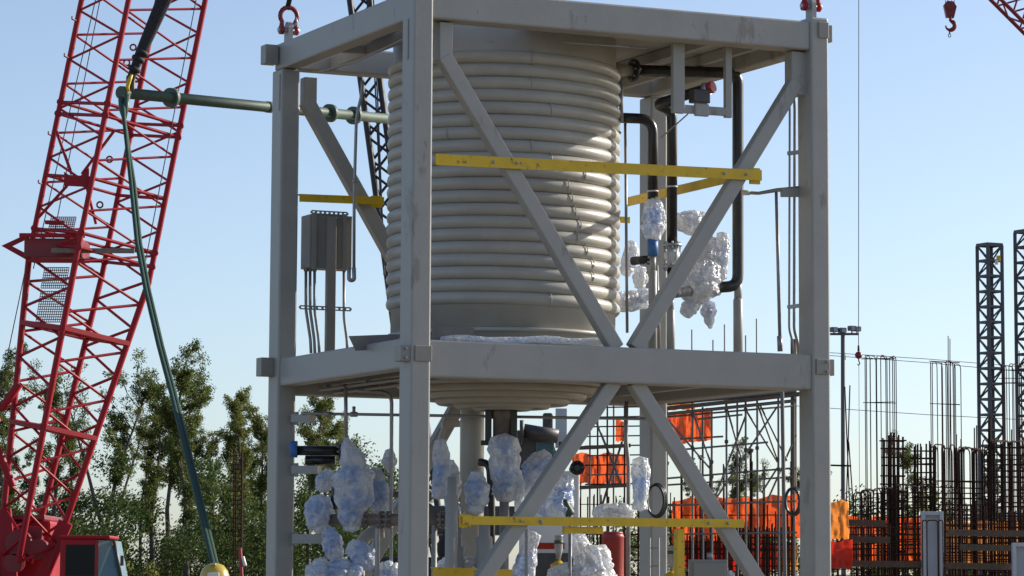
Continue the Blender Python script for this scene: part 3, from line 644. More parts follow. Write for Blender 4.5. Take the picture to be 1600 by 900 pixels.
b = MB(); b.lathe(Pc(554.5, 283), Z, [(.03, -.02), (.03, .02)], 8); build('coupling', b, MT['conduit'], t)

# ------------------------------------------------------------------ lower storey piping
def floor_leg(par, name, p, r, m, z0=.41):
    b = MB(); b.cyl(Vector((p.x, p.y, z0)), p, r, 12); return build(name, b, m, par)
t = thing('pipe_header', at(560, 900, 34.8), 'brown horizontal pipe with flanges low in the left bay', 'pipe')
pa, pb = at(508, 812, 34.9), at(722, 812, 34.4); b = MB(); b.cyl(pa, pb, .062); build('pipe_run', b, MT['pipebrown'], t)
ax = pb-pa
for f in (.30, .42, .47, .86, .93, .99): flange(t, pa.lerp(pb, f), ax, .092, .03, MT['pipebrown'], 8)
for f in (.38, .8): floor_leg(t, 'leg', pa.lerp(pb, f)-Z*.05, .03, MT['grey'])
t = thing('tubing_line', at(700, 650, 34.4), 'thin horizontal tube line crossing under the tank', 'tubing'); bar('tube', at(471, 646, 35.2), at(1040, 655, 34.4), .016, MT['conduit'], t, '8')
for px in (512, 553): b = MB(); p = at(px, 647.5, 35.1); b.cyl(p-Vector((.04, 0, 0)), p+Vector((.04, 0, 0)), .028, 10); build('fitting', b, MT['conduit'], t)
b = MB(); b.cyl(at(553, 646, 35.1), at(553, 635, 35.1), .018, 8); build('fitting', b, MT['conduit'], t)
for k, (px, py, w) in enumerate(((476, 654, 28), (482, 734, 40), (480, 842, 48))):
    t = thing('column_bracket', at(466, py, 35.3), ['upper', 'middle', 'lowest'][k]+' grey bracket arm on the left column in lower storey', 'bracket')
    slab('arm', at(459, py, 35.35), at(463+w*(.9 if k < 2 else 1), py, 35.2), .10, .085 if k < 2 else .10, MT['grey'], t, Z)
    b = MB(); b.box(at(461, py, 35.36), (.03, .14, .14), (CI, CJ, Z), .004); build('weld_plate', b, MT['grey'], t)
t = thing('pipe_spool', at(498, 725, 35.2), 'black horizontal pipe spool with a blue end cap at left column', 'pipe')
b = MB(); b.cyl(at(462, 704, 35.2), at(532, 704, 35.2), .052); build('pipe_run', b, MT['black'], t)
b = MB(); b.cyl(at(477, 719, 35.25), at(524, 719, 35.25), .05); build('lower_run', b, MT['black'], t)
b = MB(); b.lathe(at(464, 702, 35.2), (-1, 0, 0), [(.09, -.005), (.09, .06), (.08, .075), (.06, .08)], 20); build('end_cap', b, MT['blue'], t)
flange(t, at(532, 706, 35.2), (1, 0, 0), .085, .03)
t = thing('conduit', at(540, 680, 34.7), 'short conduit dropping from the deck into the tall wrap bundle', 'conduit'); build('tube', MB().tube([at(540, 600, 34.7), at(541, 690, 34.7)], .02, 8), MT['conduit'], t)
t = thing('conduit', Vector((*at(611, 870, 34.7).xy, .42)), 'bent conduit coming down just left of the front column', 'conduit')
q = at(611, 870, 34.7); build('tube', MB().tube(bendpath([at(560, 611, 34.7), at(612, 613, 34.7), at(611, 870, 34.7), Vector((q.x, q.y, .42))], .12), .02, 8), MT['conduit'], t)
t = thing('conduit', Vector((*at(591, 860, 34.4).xy, .42)), 'thin grey conduit post under the brown pipe', 'conduit'); bar('tube', at(590, 826, 34.4), Vector((*at(590, 826, 34.4).xy, .42)), .026, MT['conduit'], t, '8')
# beige stand pipe, bottom outlet pipe with its green valve, small posts
t = thing('standpipe', Vector((*at(738, 700, 35.2).xy, .42)), 'wide beige vertical standpipe under the tank', 'pipe')
b = MB(); p = at(738, 622, 35.2); b.lathe(Vector((p.x, p.y, .42)), Z, [(.13, 0), (.13, p.z-.5), (.12, p.z-.45), (.08, p.z-.42)], 28); build('pipe_run', b, MT['tank'], t)
t = thing('outlet_pipe', Vector((*at(789, 800, 34.3).xy, .42)), 'grey outlet pipe with a dark green collar below the bottom valve', 'pipe')
p = at(788, 768, 34.3); b = MB(); b.cyl(Vector((p.x, p.y, .42)), p, .05); build('pipe_run', b, MT['conduit'], t)
b = MB(); b.lathe(at(788, 772, 34.3), Z, [(.085, -.02), (.085, .02)], 18); build('collar', b, MT['green'], t)
for k, (px, py, r) in enumerate(((706, 745, 10), (757, 810, 13), (713, 825, 13), (758, 838, 15))):
    p = at(px, py, 33.9+.1*k); t = thing('support_post', Vector((p.x, p.y, .42)), ['slim grey post beside the front column', 'grey post just behind the lower yellow bar end', 'thick grey post left of the lower yellow bar end', 'beige post under the lower yellow bar left part'][k], 'post')
    b = MB(); b.lathe(Vector((p.x, p.y, .42)), Z, [(r/F*34, 0), (r/F*34, p.z-.62), (r*.7/F*34, p.z-.60), (r*.7/F*34, p.z-.42)], 14); build('tube', b, MT['tank'] if k == 3 else MT['grey'], t)
    b = MB(); b.box(Vector((p.x, p.y, .425)), (.16, .16, .02), (CI, CJ, Z)); build('foot_plate', b, MT['grey'], t)
# black knob / handwheel and clear gauge columns with yellow bases
t = thing('pipe_end', at(902, 731, 33.9), 'round black blind flange on a short pipe by the lower brace', 'pipe')
ctr = at(902, 731, 33.9); b = MB(); b.lathe(ctr, (.1, -1, 0), [(.04, -.4), (.04, -.03), (.075, -.028), (.075, .012), (.03, .013), (.03, .02)], 24); build('pipe_run', b, MT['black'], t)
for k in range(8): a = k*math.pi/4; b = MB(); q = ctr+Vector((.058*math.cos(a), -.018, .058*math.sin(a))); b.lathe(q, (0, -1, 0), [(.008, 0), (.008, .02)], 6, False); build('bolt', b, MT['dark'], t)
for k, (px, Y_) in enumerate(((873, 35.3), (1050, 35.4))):
    p = at(px, 838, Y_); t = thing('sight_gauge', Vector((p.x, p.y, .42)), ['sight gauge with green band below the yellow bar middle', 'sight gauge with green band left of the yellow post'][k], 'gauge')
    dz = 0 if k == 0 else -.11
    b = MB(); b.lathe(p+Z*dz, Z, [(.02, -.26), (.03, -.20), (.045, -.14), (.045, 0), (.05, .01)], 16); build('body', b, MT['galv'], t)
    b = MB(); b.lathe(p+Z*dz, Z, [(.05, -.08), (.05, -.045)], 16); build('band', b, MT['green'], t)
    b = MB(); b.lathe(p+Z*dz, Z, [(.09, -.44), (.09, -.30), (.05, -.28), (.03, -.26)], 12); build('base', b, MT['yellow'], t)
    floor_leg(t, 'stem', p+Z*(dz-.43), .035, MT['yellow'])
# grey junction box
jb_ = at(1076, 874, 33.5); t = thing('junction_box', Vector((jb_.x+.2, jb_.y+.1, .42)), 'grey junction box on a stand beside the yellow post', 'cabinet')
b = MB(); b.box(jb_+Vector((.20, .1, -.22)), (.39, .16, .44), bev=.008); build('box', b, MT['cabinet'], t)
b = MB(); b.box(jb_+Vector((.215, .012, -.22)), (.335, .02, .38), bev=.006); build('door', b, MT['cabinet'], t)
b = MB(); b.box(Vector((jb_.x+.2, jb_.y+.1, (.42+jb_.z-.44)/2)), (.08, .08, jb_.z-.44-.42)); build('post', b, MT['grey'], t)
build('gland', MB().cyl(jb_+Vector((.22, .1, 0)), jb_+Vector((.22, .1, .07)), .03, 10), MT['conduit'], t)
# black hose coils
for k, (px, py, Y_, rr) in enumerate(((1024, 782, 35.9, 24), (1238, 783, 34.7, 20))):
    t = thing('hose_coil', at(px, py+rr, Y_), ['coil of black hose hung on the rear column', 'coil of black hose hung inside the right column'][k], 'hose')
    c_ = at(px, py, Y_); r_ = rr/F*Y_
    for q in range(3): 
        pts = [c_+Vector((r_*(.55+.04*q)*math.cos(a)+.01*q, .02*q, r_*(1+.04*q)*math.sin(a))) for a in [2*math.pi*s/24 for s in range(25)]]; build('loop', MB().tube(pts, .014, 8, caps=False), MT['black'], t)
# conduit along the rear column, with a ladder like bracket
t = thing('conduit', Vector((*at(981, 700, 36.2).xy, .42)), 'dark conduit running down the left edge of the rear column', 'conduit'); build('tube', MB().tube(bendpath([at(979, 627, 36.2), at(978, 690, 36.2), at(982, 720, 36.2), Vector((*at(982, 720, 36.2).xy, .42))], .1), .022, 8), MT['conduit'], t)
t = thing('cable_ladder', Vector((*at(1021, 860, 36.2).xy, .42)), 'narrow cable ladder against the foot of the rear column', 'ladder')
for px in (1015, 1029): p = at(px, 840, 36.1); bar('rail', Vector((p.x, p.y, .42)), p, .014, MT['galv'], t)
for k in range(7): z_ = 2.05-k*.2; bar('rung', Vector((at(1015, 840, 36.1).x, at(1015, 840, 36.1).y, z_)), Vector((at(1029, 840, 36.1).x, at(1029, 840, 36.1).y, z_)), .01, MT['galv'], t)

# ------------------------------------------------------------------ rigging
def shackle(label, c, w, h, r, pin_dir, mm, dark=None):
    """bow shackle: c = pin centre"""
    t = thing('bow_shackle', c, label, 'shackle'); d = pin_dir.normalized(); pts = []
    pts.append(c - d*w*.42)
    for k in range(13): a = R(-50 + 280*k/12); pts.append(c + Z*(h*.60) + d*(-math.cos(R(0)))*0 + d*(-w*.5*math.cos(a)) + Z*(w*.5*math.sin(a)))
    pts.append(c + d*w*.42)
    pts = [c - d*w*.42 - Z*.02, c - d*w*.42 + Z*h*.15] + [c + Z*(h*.58) - d*(w*.5*math.cos(R(a))) + Z*(w*.5*math.sin(R(a))) for a in range(-40, 221, 20)] + [c + d*w*.42 + Z*h*.15, c + d*w*.42 - Z*.02]
    build('bow', MB().tube(pts, r, 12), mm, t)
    build('pin', MB().cyl(c-d*w*.62, c+d*w*.62, r*.95, 12), MT['galv'], t)
    for s in (-1, 1): build('pin_ear', MB().cyl(c+d*w*(.42*s)-d*.022, c+d*w*(.42*s)+d*.022, r*1.9, 14), mm, t)
    return t
sl_ = at(455, 47, 35.4); shackle('dark red bow shackle on the left corner lifting lug', M(.11, SL-.20, ZTT+.13), .20, .27, .026, CI, MT['red2'])
shackle('red bow shackle on the right corner lifting lug', M(SR-.12, .16, ZTT+.185), .20, .27, .027, CI, MT['red'])
def sling(label, pts, r, mm='slingb', name='lifting_sling'):
    t = thing(name, pts[0], label, 'sling'); build('leg', MB().tube(pts, r, 8), MT[mm], t); return t
c_ = M(.11, SL-.20, ZTT+.36); sling('black wire sling rising from the left corner shackle', [c_+Vector((-.02, 0, 0)), M(ti*.4, tj*.6+SL*.4, ZTT+4.5)], .028)
c_ = M(SR-.12, .16, ZTT+.42); sling('black wire sling rising from the right corner shackle', [c_, M(ti*.4+SR*.6, tj*.6, ZTT+4.5)], .028)
c_ = M(.13, SL-.20, ZTT+.27); t = thing('tag_hook', c_, 'small snap hook hanging in the left corner shackle', 'hook'); build('hook', MB().tube([c_+Vector((.06, -.03, 0)), c_+Vector((.075, -.03, -.05)), c_+Vector((.05, -.03, -.09)), c_+Vector((.03, -.03, -.06))], .012, 6), MT['galv'], t)

# pipes slung under the middle deck at the left bay
for k, (i_, z_) in enumerate(((.45, ZMB+.05), (.62, ZMB+.02), (.80, ZMB+.06))):
    t = thing('deck_pipe', M(i_, 2.0, z_), ['nearest', 'middle', 'farthest'][k]+' thin pipe slung under the middle deck in left bay', 'pipe'); bar('tube', M(i_, .45, z_), M(i_, SL-.4, z_+.01), .02, MT['conduit'], t, '8')
    for j_ in (1.0, 2.2, 3.3): b = MB(); b.box(M(i_, j_, z_+.035), (.06, .03, .06), (CI, CJ, Z)); build('strap', b, MT['galv'], t)
t = thing('bracket_arm', MJ(705, 662, 3.2), 'beige bracket arm beside the standpipe behind the front column', 'bracket'); slab('arm', MJ(690, 664, 3.2), MJ(733, 661, 3.2), .08, .07, MT['tank'], t, Z); slab('stay', MJ(694, 668, 3.2), MJ(684, 700, 3.2), .05, .05, MT['tank'], t)

# more fittings in the lower storey
def misc(name, label, cat, base): return thing(name, base, label, cat)
t = misc('process_pipe', 'black bent pipe right of the beige standpipe', 'pipe', at(764, 800, 34.9)); build('pipe_run', MB().tube(bendpath([at(750, 722, 35), at(765, 724, 34.9), at(768, 790, 34.9), Vector((*at(768, 790, 34.9).xy, .42))], .1), .04, 12), MT['black'], t); flange(t, at(767, 768, 34.9), Z, .075, .03, None, 6)
t = misc('valve_actuator', 'dark square actuator between wrap and front column', 'valve', at(594, 765, 35.1)); b = MB(); b.box(at(594, 748, 35.1), (.10, .12, .20), bev=.012); build('housing', b, MT['dark'], t); build('stem', MB().cyl(at(594, 758, 35.1), at(594, 806, 35.0), .022, 10), MT['conduit'], t)
t = misc('conduit', 'slim upright conduit right of the lower left brace', 'conduit', Vector((*at(823, 860, 34.0).xy, .42))); bar('tube', Vector((*at(823, 830, 34.0).xy, .42)), at(823, 826, 34.0), .018, MT['conduit'], t, '8')
t = misc('process_pipe', 'grey pipe run behind the front column above the brown pipe', 'pipe', at(660, 776, 35.3)); bar('pipe_run', at(596, 772, 35.4), at(735, 776, 35.2), .035, MT['pipebrown'], t, '10')
for px in (702, 716): flange(t, at(px, 775.5, 35.25), (1, 0, 0), .06, .025, MT['pipebrown'], 6)
t = misc('hand_valve', 'small lever valve on the brown pipe right of front column', 'valve', at(712, 800, 34.3)); build('body', MB().lathe(at(712, 800, 34.3), Z, [(.05, -.06), (.06, 0), (.03, .04), (.02, .12)], 12), MT['galv'], t); slab('lever', at(706, 778, 34.2), at(722, 796, 34.1), .02, .03, MT['galv'], t)
t = misc('valve_cone', 'dark green tapered fitting beside the sunlit wrap bundle', 'valve', at(892, 806, 34.2)); build('cone', MB().lathe(at(891, 806, 34.2), Vector((-.35, 0, 1)), [(.06, 0), (.055, .05), (.03, .14), (.03, .18)], 14), MT['green'], t); build('stem', MB().cyl(at(891, 806, 34.2), Vector((*at(891, 806, 34.2).xy, .42)), .02, 8), MT['conduit'], t)
t = misc('dark_valve', 'black valve body low between wraps in left bay', 'valve', at(538, 790, 35.2)); build('body', MB().lathe(at(522, 780, 35.2), Vector((.5, 0, 1)), [(.04, -.12), (.09, -.08), (.09, -.04), (.05, -.02), (.05, .06), (.08, .08), (.08, .12)], 14), MT['black'], t)
t = misc('process_pipe', 'curved beige pipe elbow behind the wraps at bottom left', 'pipe', Vector((*at(566, 860, 35.6).xy, .42))); build('pipe_run', MB().tube(bendpath([at(600, 830, 35.6), at(566, 832, 35.6), at(560, 880, 35.6), Vector((*at(560, 880, 35.6).xy, .42))], .2), .07, 14), MT['tank'], t)
# ------------------------------------------------------------------ lattice booms
def lattice(root, A, B, e1, e2, sec, pitch, rc, rl, mat_, names=('chord', 'lacing'), joints=(), face=(0, 1, 2, 3), n='6', lacings=None):
    """four chords from A to B; sec(t) gives the four corner offsets (along e1, e2); zigzag lacing on every face"""
    A, B = Vector(A), Vector(B); L = (B-A).length; N_ = max(2, int(round(L/pitch)))
    def cor(t): return [A.lerp(B, t) + e1*a + e2*b for (a, b) in sec(t)]
    ks = sorted(set([0, 1]+list(joints)))
    for c in range(4):
        for q in range(len(ks)-1): bar(names[0], cor(ks[q])[c], cor(ks[q+1])[c], rc, mat_, root, '8')
    for f in face:
        a, b_ = f, (f+1) % 4
        for k in range(N_):
            t0, t1, tm = k/N_, (k+1)/N_, (k+.5)/N_
            if f % 2: t0, tm, t1 = t0, tm, t1
            bar(names[1], cor(t0)[a], cor(tm)[b_], rl, mat_, root, n); bar(names[1], cor(tm)[b_], cor(t1)[a], rl, mat_, root, n)
    return cor
YC = 70.0; PX = YC/F
crane = thing('crawler_crane', ground(60, YC), 'red lattice boom crane with red cab at the far left', 'crane')
bd = Vector((.2025, 0, 1)).normalized(); e1 = Vector((bd.z, 0, -bd.x)); e2 = Vector((0, 1, 0)); RB = 98*PX
foot = at(38, 880, YC); A_ = at(139, 420, YC); B_ = at(224+.2025*420, -420, YC)
def sec_sq(r): 
    return [(r*math.cos(R(x)), r*math.sin(R(x))) for x in (-5, 85, 175, 265)]
cor = lattice(crane, A_, B_, e1, e2, lambda t: sec_sq(RB), 1.05, .062, .027, MT['red'])
sec_ft = lambda t: [(x*(.42+.58*t), y*(.42+.58*t)) for x, y in sec_sq(RB)]
corf = lattice(crane, foot, A_, e1, e2, sec_ft, 1.15, .07, .032, MT['red'])
def axp(y): return at(224-.2025*y, y, YC)
def ringat(y, r=.038, name='frame_bar', s=1.0):
    c = axp(y); P = [c + e1*a*s + e2*b*s for a, b in sec_sq(RB)]
    for k in range(4): bar(name, P[k], P[(k+1) % 4], r, MT['red'], crane)
for y in (178, 196, 292, 376, 398): ringat(y)
# heavy frames in the butt section
for t in (.45, .78):
    P = corf(t)
    for k in range(4): slab('frame_plate', P[k], P[(k+1) % 4], .16, .10, MT['red'], crane)
    bar('frame_bar', P[0], P[2], .05, MT['red'], crane); bar('frame_bar', P[1], P[3], .05, MT['red'], crane)
# pin joint ears at the section joints
for y in (178, 196, 376, 398):
    c = axp(y)
    for a, b_ in sec_sq(RB): build('pin_joint', MB().cyl(c+e1*a+e2*b_-e2*.07, c+e1*a+e2*b_+e2*.07, .08, 10), MT['red'], crane)
# curved red gusset plate and V bars
gp = [at(100, 268, YC-1.25), at(112, 276, YC-1.25), at(125, 275, YC-1.25), at(139, 262, YC-1.25), at(139, 292, YC-1.25), at(100, 290, YC-1.25)]
build('gusset_plate', MB().prism(gp, (0, .04, 0)), MT['red'], crane)
for a, c in (((112, 272), (88, 205)), ((128, 272), (178, 205)), ((105, 290), (60, 340)), ((135, 290), (150, 350))): bar('frame_bar', at(*a, YC-1.22), at(*c, YC-1.0), .035, MT['red'], crane)
# sheave platform with mesh walkways and the pointed arm
def pbox(name, x0, y0, x1, y1, Y, dep, m, par=None, bev=.01):
    a, c = at(x0, y0, Y), at(x1, y1, Y); b = MB(); b.box((a+c)/2+Vector((0, dep/2, 0)), (abs(c.x-a.x), dep, abs(c.z-a.z)), bev=bev); return build(name, b, m, par or crane)
pbox('platform_box', 38, 372, 128, 402, YC-.7, 1.3, MT['red2'])
pbox('platform_beam', 30, 364, 132, 371, YC-.9, .1, MT['red']); pbox('platform_beam', 44, 404, 160, 410, YC-.9, .1, MT['red']); pbox('platform_beam', 70, 344, 100, 350, YC-.6, .1, MT['red'])
ap = [at(2, 384, YC-.4), at(45, 364, YC-.4), at(45, 371, YC-.4), at(18, 384, YC-.4), at(45, 398, YC-.4), at(45, 408, YC-.4)]
build('pointed_arm', MB().prism(ap, (0, .12, 0)), MT['red'], crane)
pbox('walkway_rail', 80, 395, 210, 388, YC-1.1, .05, MT['pipebrown'])
def mesh_panel(x0, y0, x1, y1, lean, Y):
    b = MB(); nx, ny = 12, max(6, int((y1-y0)/4))
    P = lambda u, v: at(x0+(x1-x0)*u - lean*v, y0+(y1-y0)*v, Y)
    for k in range(nx+1): b.tube([P(k/nx, 0), P(k/nx, 1)], .010, 3, False, False)
    for k in range(ny+1): b.tube([P(0, k/ny), P(1, k/ny)], .013, 3, False, False)
    build('mesh_walkway', b, MT['grate'], crane)
mesh_panel(80, 339, 119, 357, 4, YC-.2); mesh_panel(70, 418, 108, 450, 6, YC-.2); mesh_panel(64, 455, 104, 503, 8, YC-.2)
# ladder post down the middle and small hooks on the chords
for y in (52, 110, 232, 308):
    c = axp(y) + e1*(-RB) ; build('cable_hook', MB().tube([c, c-e1*.10+bd*.02, c-e1*.11+bd*.08], .018, 6), MT['red2'], crane)
for (x, y) in ((208, 74), (198, 98), (171, 249), (156, 320)):
    b = MB(); c = at(x, y, YC+1.2); rg_ = [c+Vector((.065*math.cos(a), 0, .065*math.sin(a))) for a in [2*math.pi*k/12 for k in range(13)]]; b.tube(rg_, .02, 6, caps=False); build('guide_ring', b, MT['red2'], crane)
# hoist ropes along the boom
for a, c in (((163, -60), (52, 420)), ((168, -60), (78, 400)), ((40, 420), (-6, 640)), ((318, -60), (225, 420))): bar('hoist_rope', at(*a, YC-.3), at(*c, YC-.3), .012, MT['wire'], crane)
# boom foot plates, house, A frame, cab
for s in (-1, 1): slab('foot_plate', corf(.16)[0 if s > 0 else 2], foot+e1*s*.28-Z*.5, .30, .16, MT['red'], crane, Vector((0, 1, 0)))
hb = at(-60, 800, YC+1.2)
pbox('machinery_house', -190, 812, 78, 905, YC+.6, 2.6, MT['red'], bev=.06); pbox('house_roof', -195, 803, 70, 813, YC+.5, 2.8, MT['red2'], bev=.03)
pbox('engine_cover', 12, 822, 66, 850, YC+.3, .4, MT['red2'], bev=.04)
for (x, y, r) in ((28, 848, .28), (58, 858, .22), (20, 880, .2)): build('winch_drum', MB().cyl(at(x, y, YC-.1), at(x, y, YC-.1)+Vector((0, .45, 0)), r, 18), MT['red2'], crane)
for a, c in (((-40, 560), (-120, 780)), ((-4, 660), (-40, 560)), ((2, 640), (30, 600)), ((-4, 700), (20, 760))): bar('a_frame', at(*a, YC-.4), at(*c, YC-.4), .09, MT['red'], crane)
pbox('deck_frame', -120, 905, 200, 925, YC-.6, 3.2, MT['red2'], bev=.03)
cabm = MB(); Yc = YC-1.6
cb_ = pbox('cab', 94, 840, 150, 906, Yc, 1.5, MT['red'], bev=.05)
pbox('cab_roof', 92, 836, 172, 842, Yc-.05, 1.6, MT['red'], bev=.03)
pbox('side_window', 103, 851, 148, 900, Yc-.012, .02, MT['darkglass'], cb_, bev=.0)
pbox('window_post', 148.5, 843, 153, 906, Yc-.02, 1.5, MT['red2'], cb_, bev=.01)
w0 = [at(153.5, 845, Yc), at(178, 845, Yc+.2), at(189, 905, Yc+.2), at(153.5, 905, Yc)]
build('windscreen', MB().prism(w0, (0, 1.3, 0)), MT['glass'], cb_)
build('window_frame', MB().tube([at(178, 844, Yc+.15), at(190, 906, Yc+.15)], .035, 6), MT['dark'], cb_)
pbox('sticker', 175, 847, 181, 852, Yc+.16, .01, MT['yellow'], cb_, bev=0)
pbox('mirror', 188, 868, 193, 884, Yc, .05, MT['dark'], cb_, bev=.01)
pbox('seat', 112, 872, 130, 902, Yc+.4, .4, MT['dark'], cb_, bev=.05)
# crawler tracks under the deck
for dy in (-.9, 2.6):
    b = MB(); c0 = ground(40, YC+dy); pts = []
    for k in range(9): a = R(90+180*k/8); pts.append(c0+Vector((-3+.55*math.cos(a), 0, .55+.55*math.sin(a))))
    for k in range(9): a = R(-90+180*k/8); pts.append(c0+Vector((3+.55*math.cos(a), 0, .55+.55*math.sin(a))))
    b.prism(pts, (0, .8, 0)); build('crawler_track', b, MT['dark'], crane)

# dark boom of a second crane behind the tank
YD = 82.0
dk = thing('dark_crane', ground(672, YD), 'black lattice boom of a crane behind the tank, left of it', 'crane')
dd = Vector((-.135, 0, 1)).normalized(); f1 = Vector((dd.z, 0, -dd.x)); wD = 15*YD/F
lattice(dk, at(562+.135*860, 860, YD), at(562-.135*520, -520, YD), f1, e2, lambda t: [(-wD, -.5), (wD*1.0, -.5), (wD*1.0, .5), (-wD, .5)], .95, .075, .035, MT['boomdark'])
for a in (0, .1): bar('pendant_rope', at(566, -300, YD-.6)+Vector((a, 0, 0)), at(600+8*a, 430, YD-.6), .02, MT['wire'], dk)
b = MB(); q = ground(690, YD+1.5); b.box(q+Z*1.5, (3.2, 2.6, 1.6), bev=.06); build('house', b, MT['boomdark'], dk)
for dy in (-1.2, 1.6): b = MB(); b.box(q+Vector((0, dy, .35)), (4, .7, .7), bev=.2); build('crawler_track', b, MT['dark'], dk)

# third crane: its boom crosses the top right corner, its hooks hang at the right
YE = 88.0
te = thing('red_crane', ground(2480, YE), 'dull red lattice boom of a crane entering the top right corner', 'crane')
ed = (at(1340, -250, YE)-at(2440, 850, YE)).normalized(); g1 = Vector((ed.z, 0, -ed.x))
lattice(te, at(2440, 850, YE), at(1346, -244, YE), g1, e2, lambda t: [(-.42, -.45), (.42, -.45), (.42, .45), (-.42, .45)], .9, .055, .028, MT['red2'])
b = MB(); q = ground(2520, YE); b.box(q+Z*1.7, (4, 2.6, 1.8), bev=.06); build('house', b, MT['red2'], te)
for dy in (-1.3, 1.3): b = MB(); b.box(q+Vector((0, dy, .4)), (5, .7, .8), bev=.2); build('crawler_track', b, MT['dark'], te)
# hook block
hk = thing('hook_block', at(1484, 57, YE), 'red crane hook block hanging in the sky at upper right', 'hook')
P = lambda x, y: at(x, y, YE-.1)
build('cheek_plate', MB().prism([P(1475, 7), P(1480, 1), P(1490, 2), P(1495, 10), P(1491, 27), P(1479, 26)], (0, .22, 0)), MT['red2'], hk)
build('sheave', MB().cyl(P(1485, 9)-Vector((0, .04, 0)), P(1485, 9)+Vector((0, .28, 0)), .12, 16), MT['red2'], hk)
build('shank', MB().cyl(P(1485, 25), P(1485, 33), .04, 8), MT['red2'], hk)
pts = [P(1485, 30)+Vector((0, .1, 0))] + [P(1485.5+7*math.cos(R(a)), 39-7*math.sin(R(a)))+Vector((0, .1, 0)) for a in range(80, -200, -20)]
build('hook', MB().tube(pts, [.035, .04]+[.06]*8+[.045, .035, .03, .025, .02], 8), MT['red2'], hk)
build('chain_ring', MB().tube([P(1484.5+2*math.cos(R(a)), 54.5-2.6*math.sin(R(a)))+Vector((0, .1, 0)) for a in range(0, 361, 30)], .012, 6, caps=False), MT['wire'], hk)
bar('chain', P(1484.5, 46)+Vector((0, .1, 0)), P(1484.5, 52)+Vector((0, .1, 0)), .02, MT['wire'], hk)
for x in (1478, 1482, 1488, 1492): bar('hoist_rope', P(x, 4)+Vector((0, .1, 0)), P(1484+(x-1485)*.8, -105)+Vector((0, .1, 0)), .009, MT['wire'], hk)
# headache ball
hbk = thing('headache_ball', at(1342, 566, YE), 'dark red ball weight with hook on a long thin cable', 'hook')
P = lambda x, y: at(x, y, YE)
build('ball', MB().lathe(P(1341.5, 555), Z, [(.10*math.cos(R(a)), .10*math.sin(R(a))) for a in range(-80, 81, 16)], 16), MT['red2'], hbk)
build('socket', MB().cyl(P(1341.5, 549), P(1341.5, 540), .03, 8), MT['wire'], hbk)
build('hook', MB().tube([P(1341.5, 560), P(1342, 564), P(1343.5, 568), P(1341.5, 571), P(1340, 568.5)], .018, 6), MT['wire'], hbk)
bar('cable', P(1341.5, 545), P(1342, -248), .011, MT['wire'], hbk); bar('tag_line', P(1342, 570), Vector((P(1341, 570).x, YE, 0)), .007, MT['wire'], hbk)

# ------------------------------------------------------------------ spreader pipe with slings
YS0, YS1 = 44.0, 50.0
sp = thing('spreader_pipe', at(200, 150, YS0), 'green steel spreader pipe hanging behind the frame at upper left', 'spreader bar')
a, c = at(192, 145, YS0), at(660, 191, YS1); dv = (c-a)
build('pipe_run', MB().cyl(a, c, .076, 18), MT['green'], sp)
for px in (258, 508, 549): 
    q = a.lerp(c, (px-192)/(660-192)*.97+.008); build('flange', MB().cyl(q-dv.normalized()*.04, q+dv.normalized()*.04, .135, 20), MT['green'], sp)
for px in (405, 420): q = a.lerp(c, (px-192)/468); build('collar', MB().cyl(q-dv.normalized()*.05, q+dv.normalized()*.05, .083, 18), MT['green'], sp)
build('end_cap', MB().cyl(a-dv.normalized()*.05, a+dv.normalized()*.07, .09, 16), MT['green'], sp)
build('pad_eye', MB().box(a+Vector((.1, 0, .14)), (.12, .05, .2), bev=.02), MT['pipebrown'], sp)
bs = thing('rope_sling', at(202, 140, YS0), 'thick black fibre sling pulling up from the spreader pipe end', 'sling')
for k, (dx, r) in enumerate(((-4, .055), (4, .055), (0, .06), (7, .04))):
    build('strand', MB().tube([at(200+dx*.2, 142, YS0-.1), at(206+dx*.4, 118, YS0-.1), at(222+dx*.7, 78, YS0-.1), at(240+dx, 36, YS0-.1), at(257+dx*1.2, -4, YS0-.1), at(300+dx*1.4, -100, YS0-.1), at(470+dx, -500, YS0)], [.03, r*.8, r, r*1.05, r*1.1, r, r], 8), MT['slingb'], bs)
for (x, y) in ((216, 92), (222, 82), (210, 108)): build('wrap_turn', MB().lathe(at(x, y, YS0-.1), Vector((.45, 0, 1)), [(.085, -.03), (.095, 0), (.085, .03)], 10), MT['slingb'], bs)
hkk = thing('sling_hook', at(203, 150, YS0-.1), 'small worn yellow hook joining the black sling to spreader pipe', 'hook'); build('hook', MB().tube([at(206, 116, YS0-.16), at(202, 126, YS0-.16), at(199, 136, YS0-.16), at(201, 143, YS0-.16)], [.02, .03, .028, .02], 8), MT['yellow'], hkk)
gs = thing('green_sling', ground(345, 29.5), 'long green webbing sling slanting down from the spreader pipe end', 'sling')
for k in range(2):
    o = k*5.0; pts = []
    for (x, y, Y) in ((192, 150, 44), (194, 188, 43.5), (205+o, 290, 42), (214+o, 380, 40.5), (228+o, 455, 39), (248+o, 540, 37.5), (268+o, 615, 36), (300+o, 745, 33), (334+o*.9, 886, 30), (344+o*.8, 930, 29.5)): pts.append(at(x, y, Y+.05*k))
    build('strap', MB().tube(pts, .028, 6), MT['sling'], gs)
build('thimble', MB().tube([at(189, 150, 43.9), at(190, 170, 43.9), at(194, 184, 43.8), at(197, 168, 43.8), at(199, 150, 43.9)], .04, 8), MT['green'], gs)
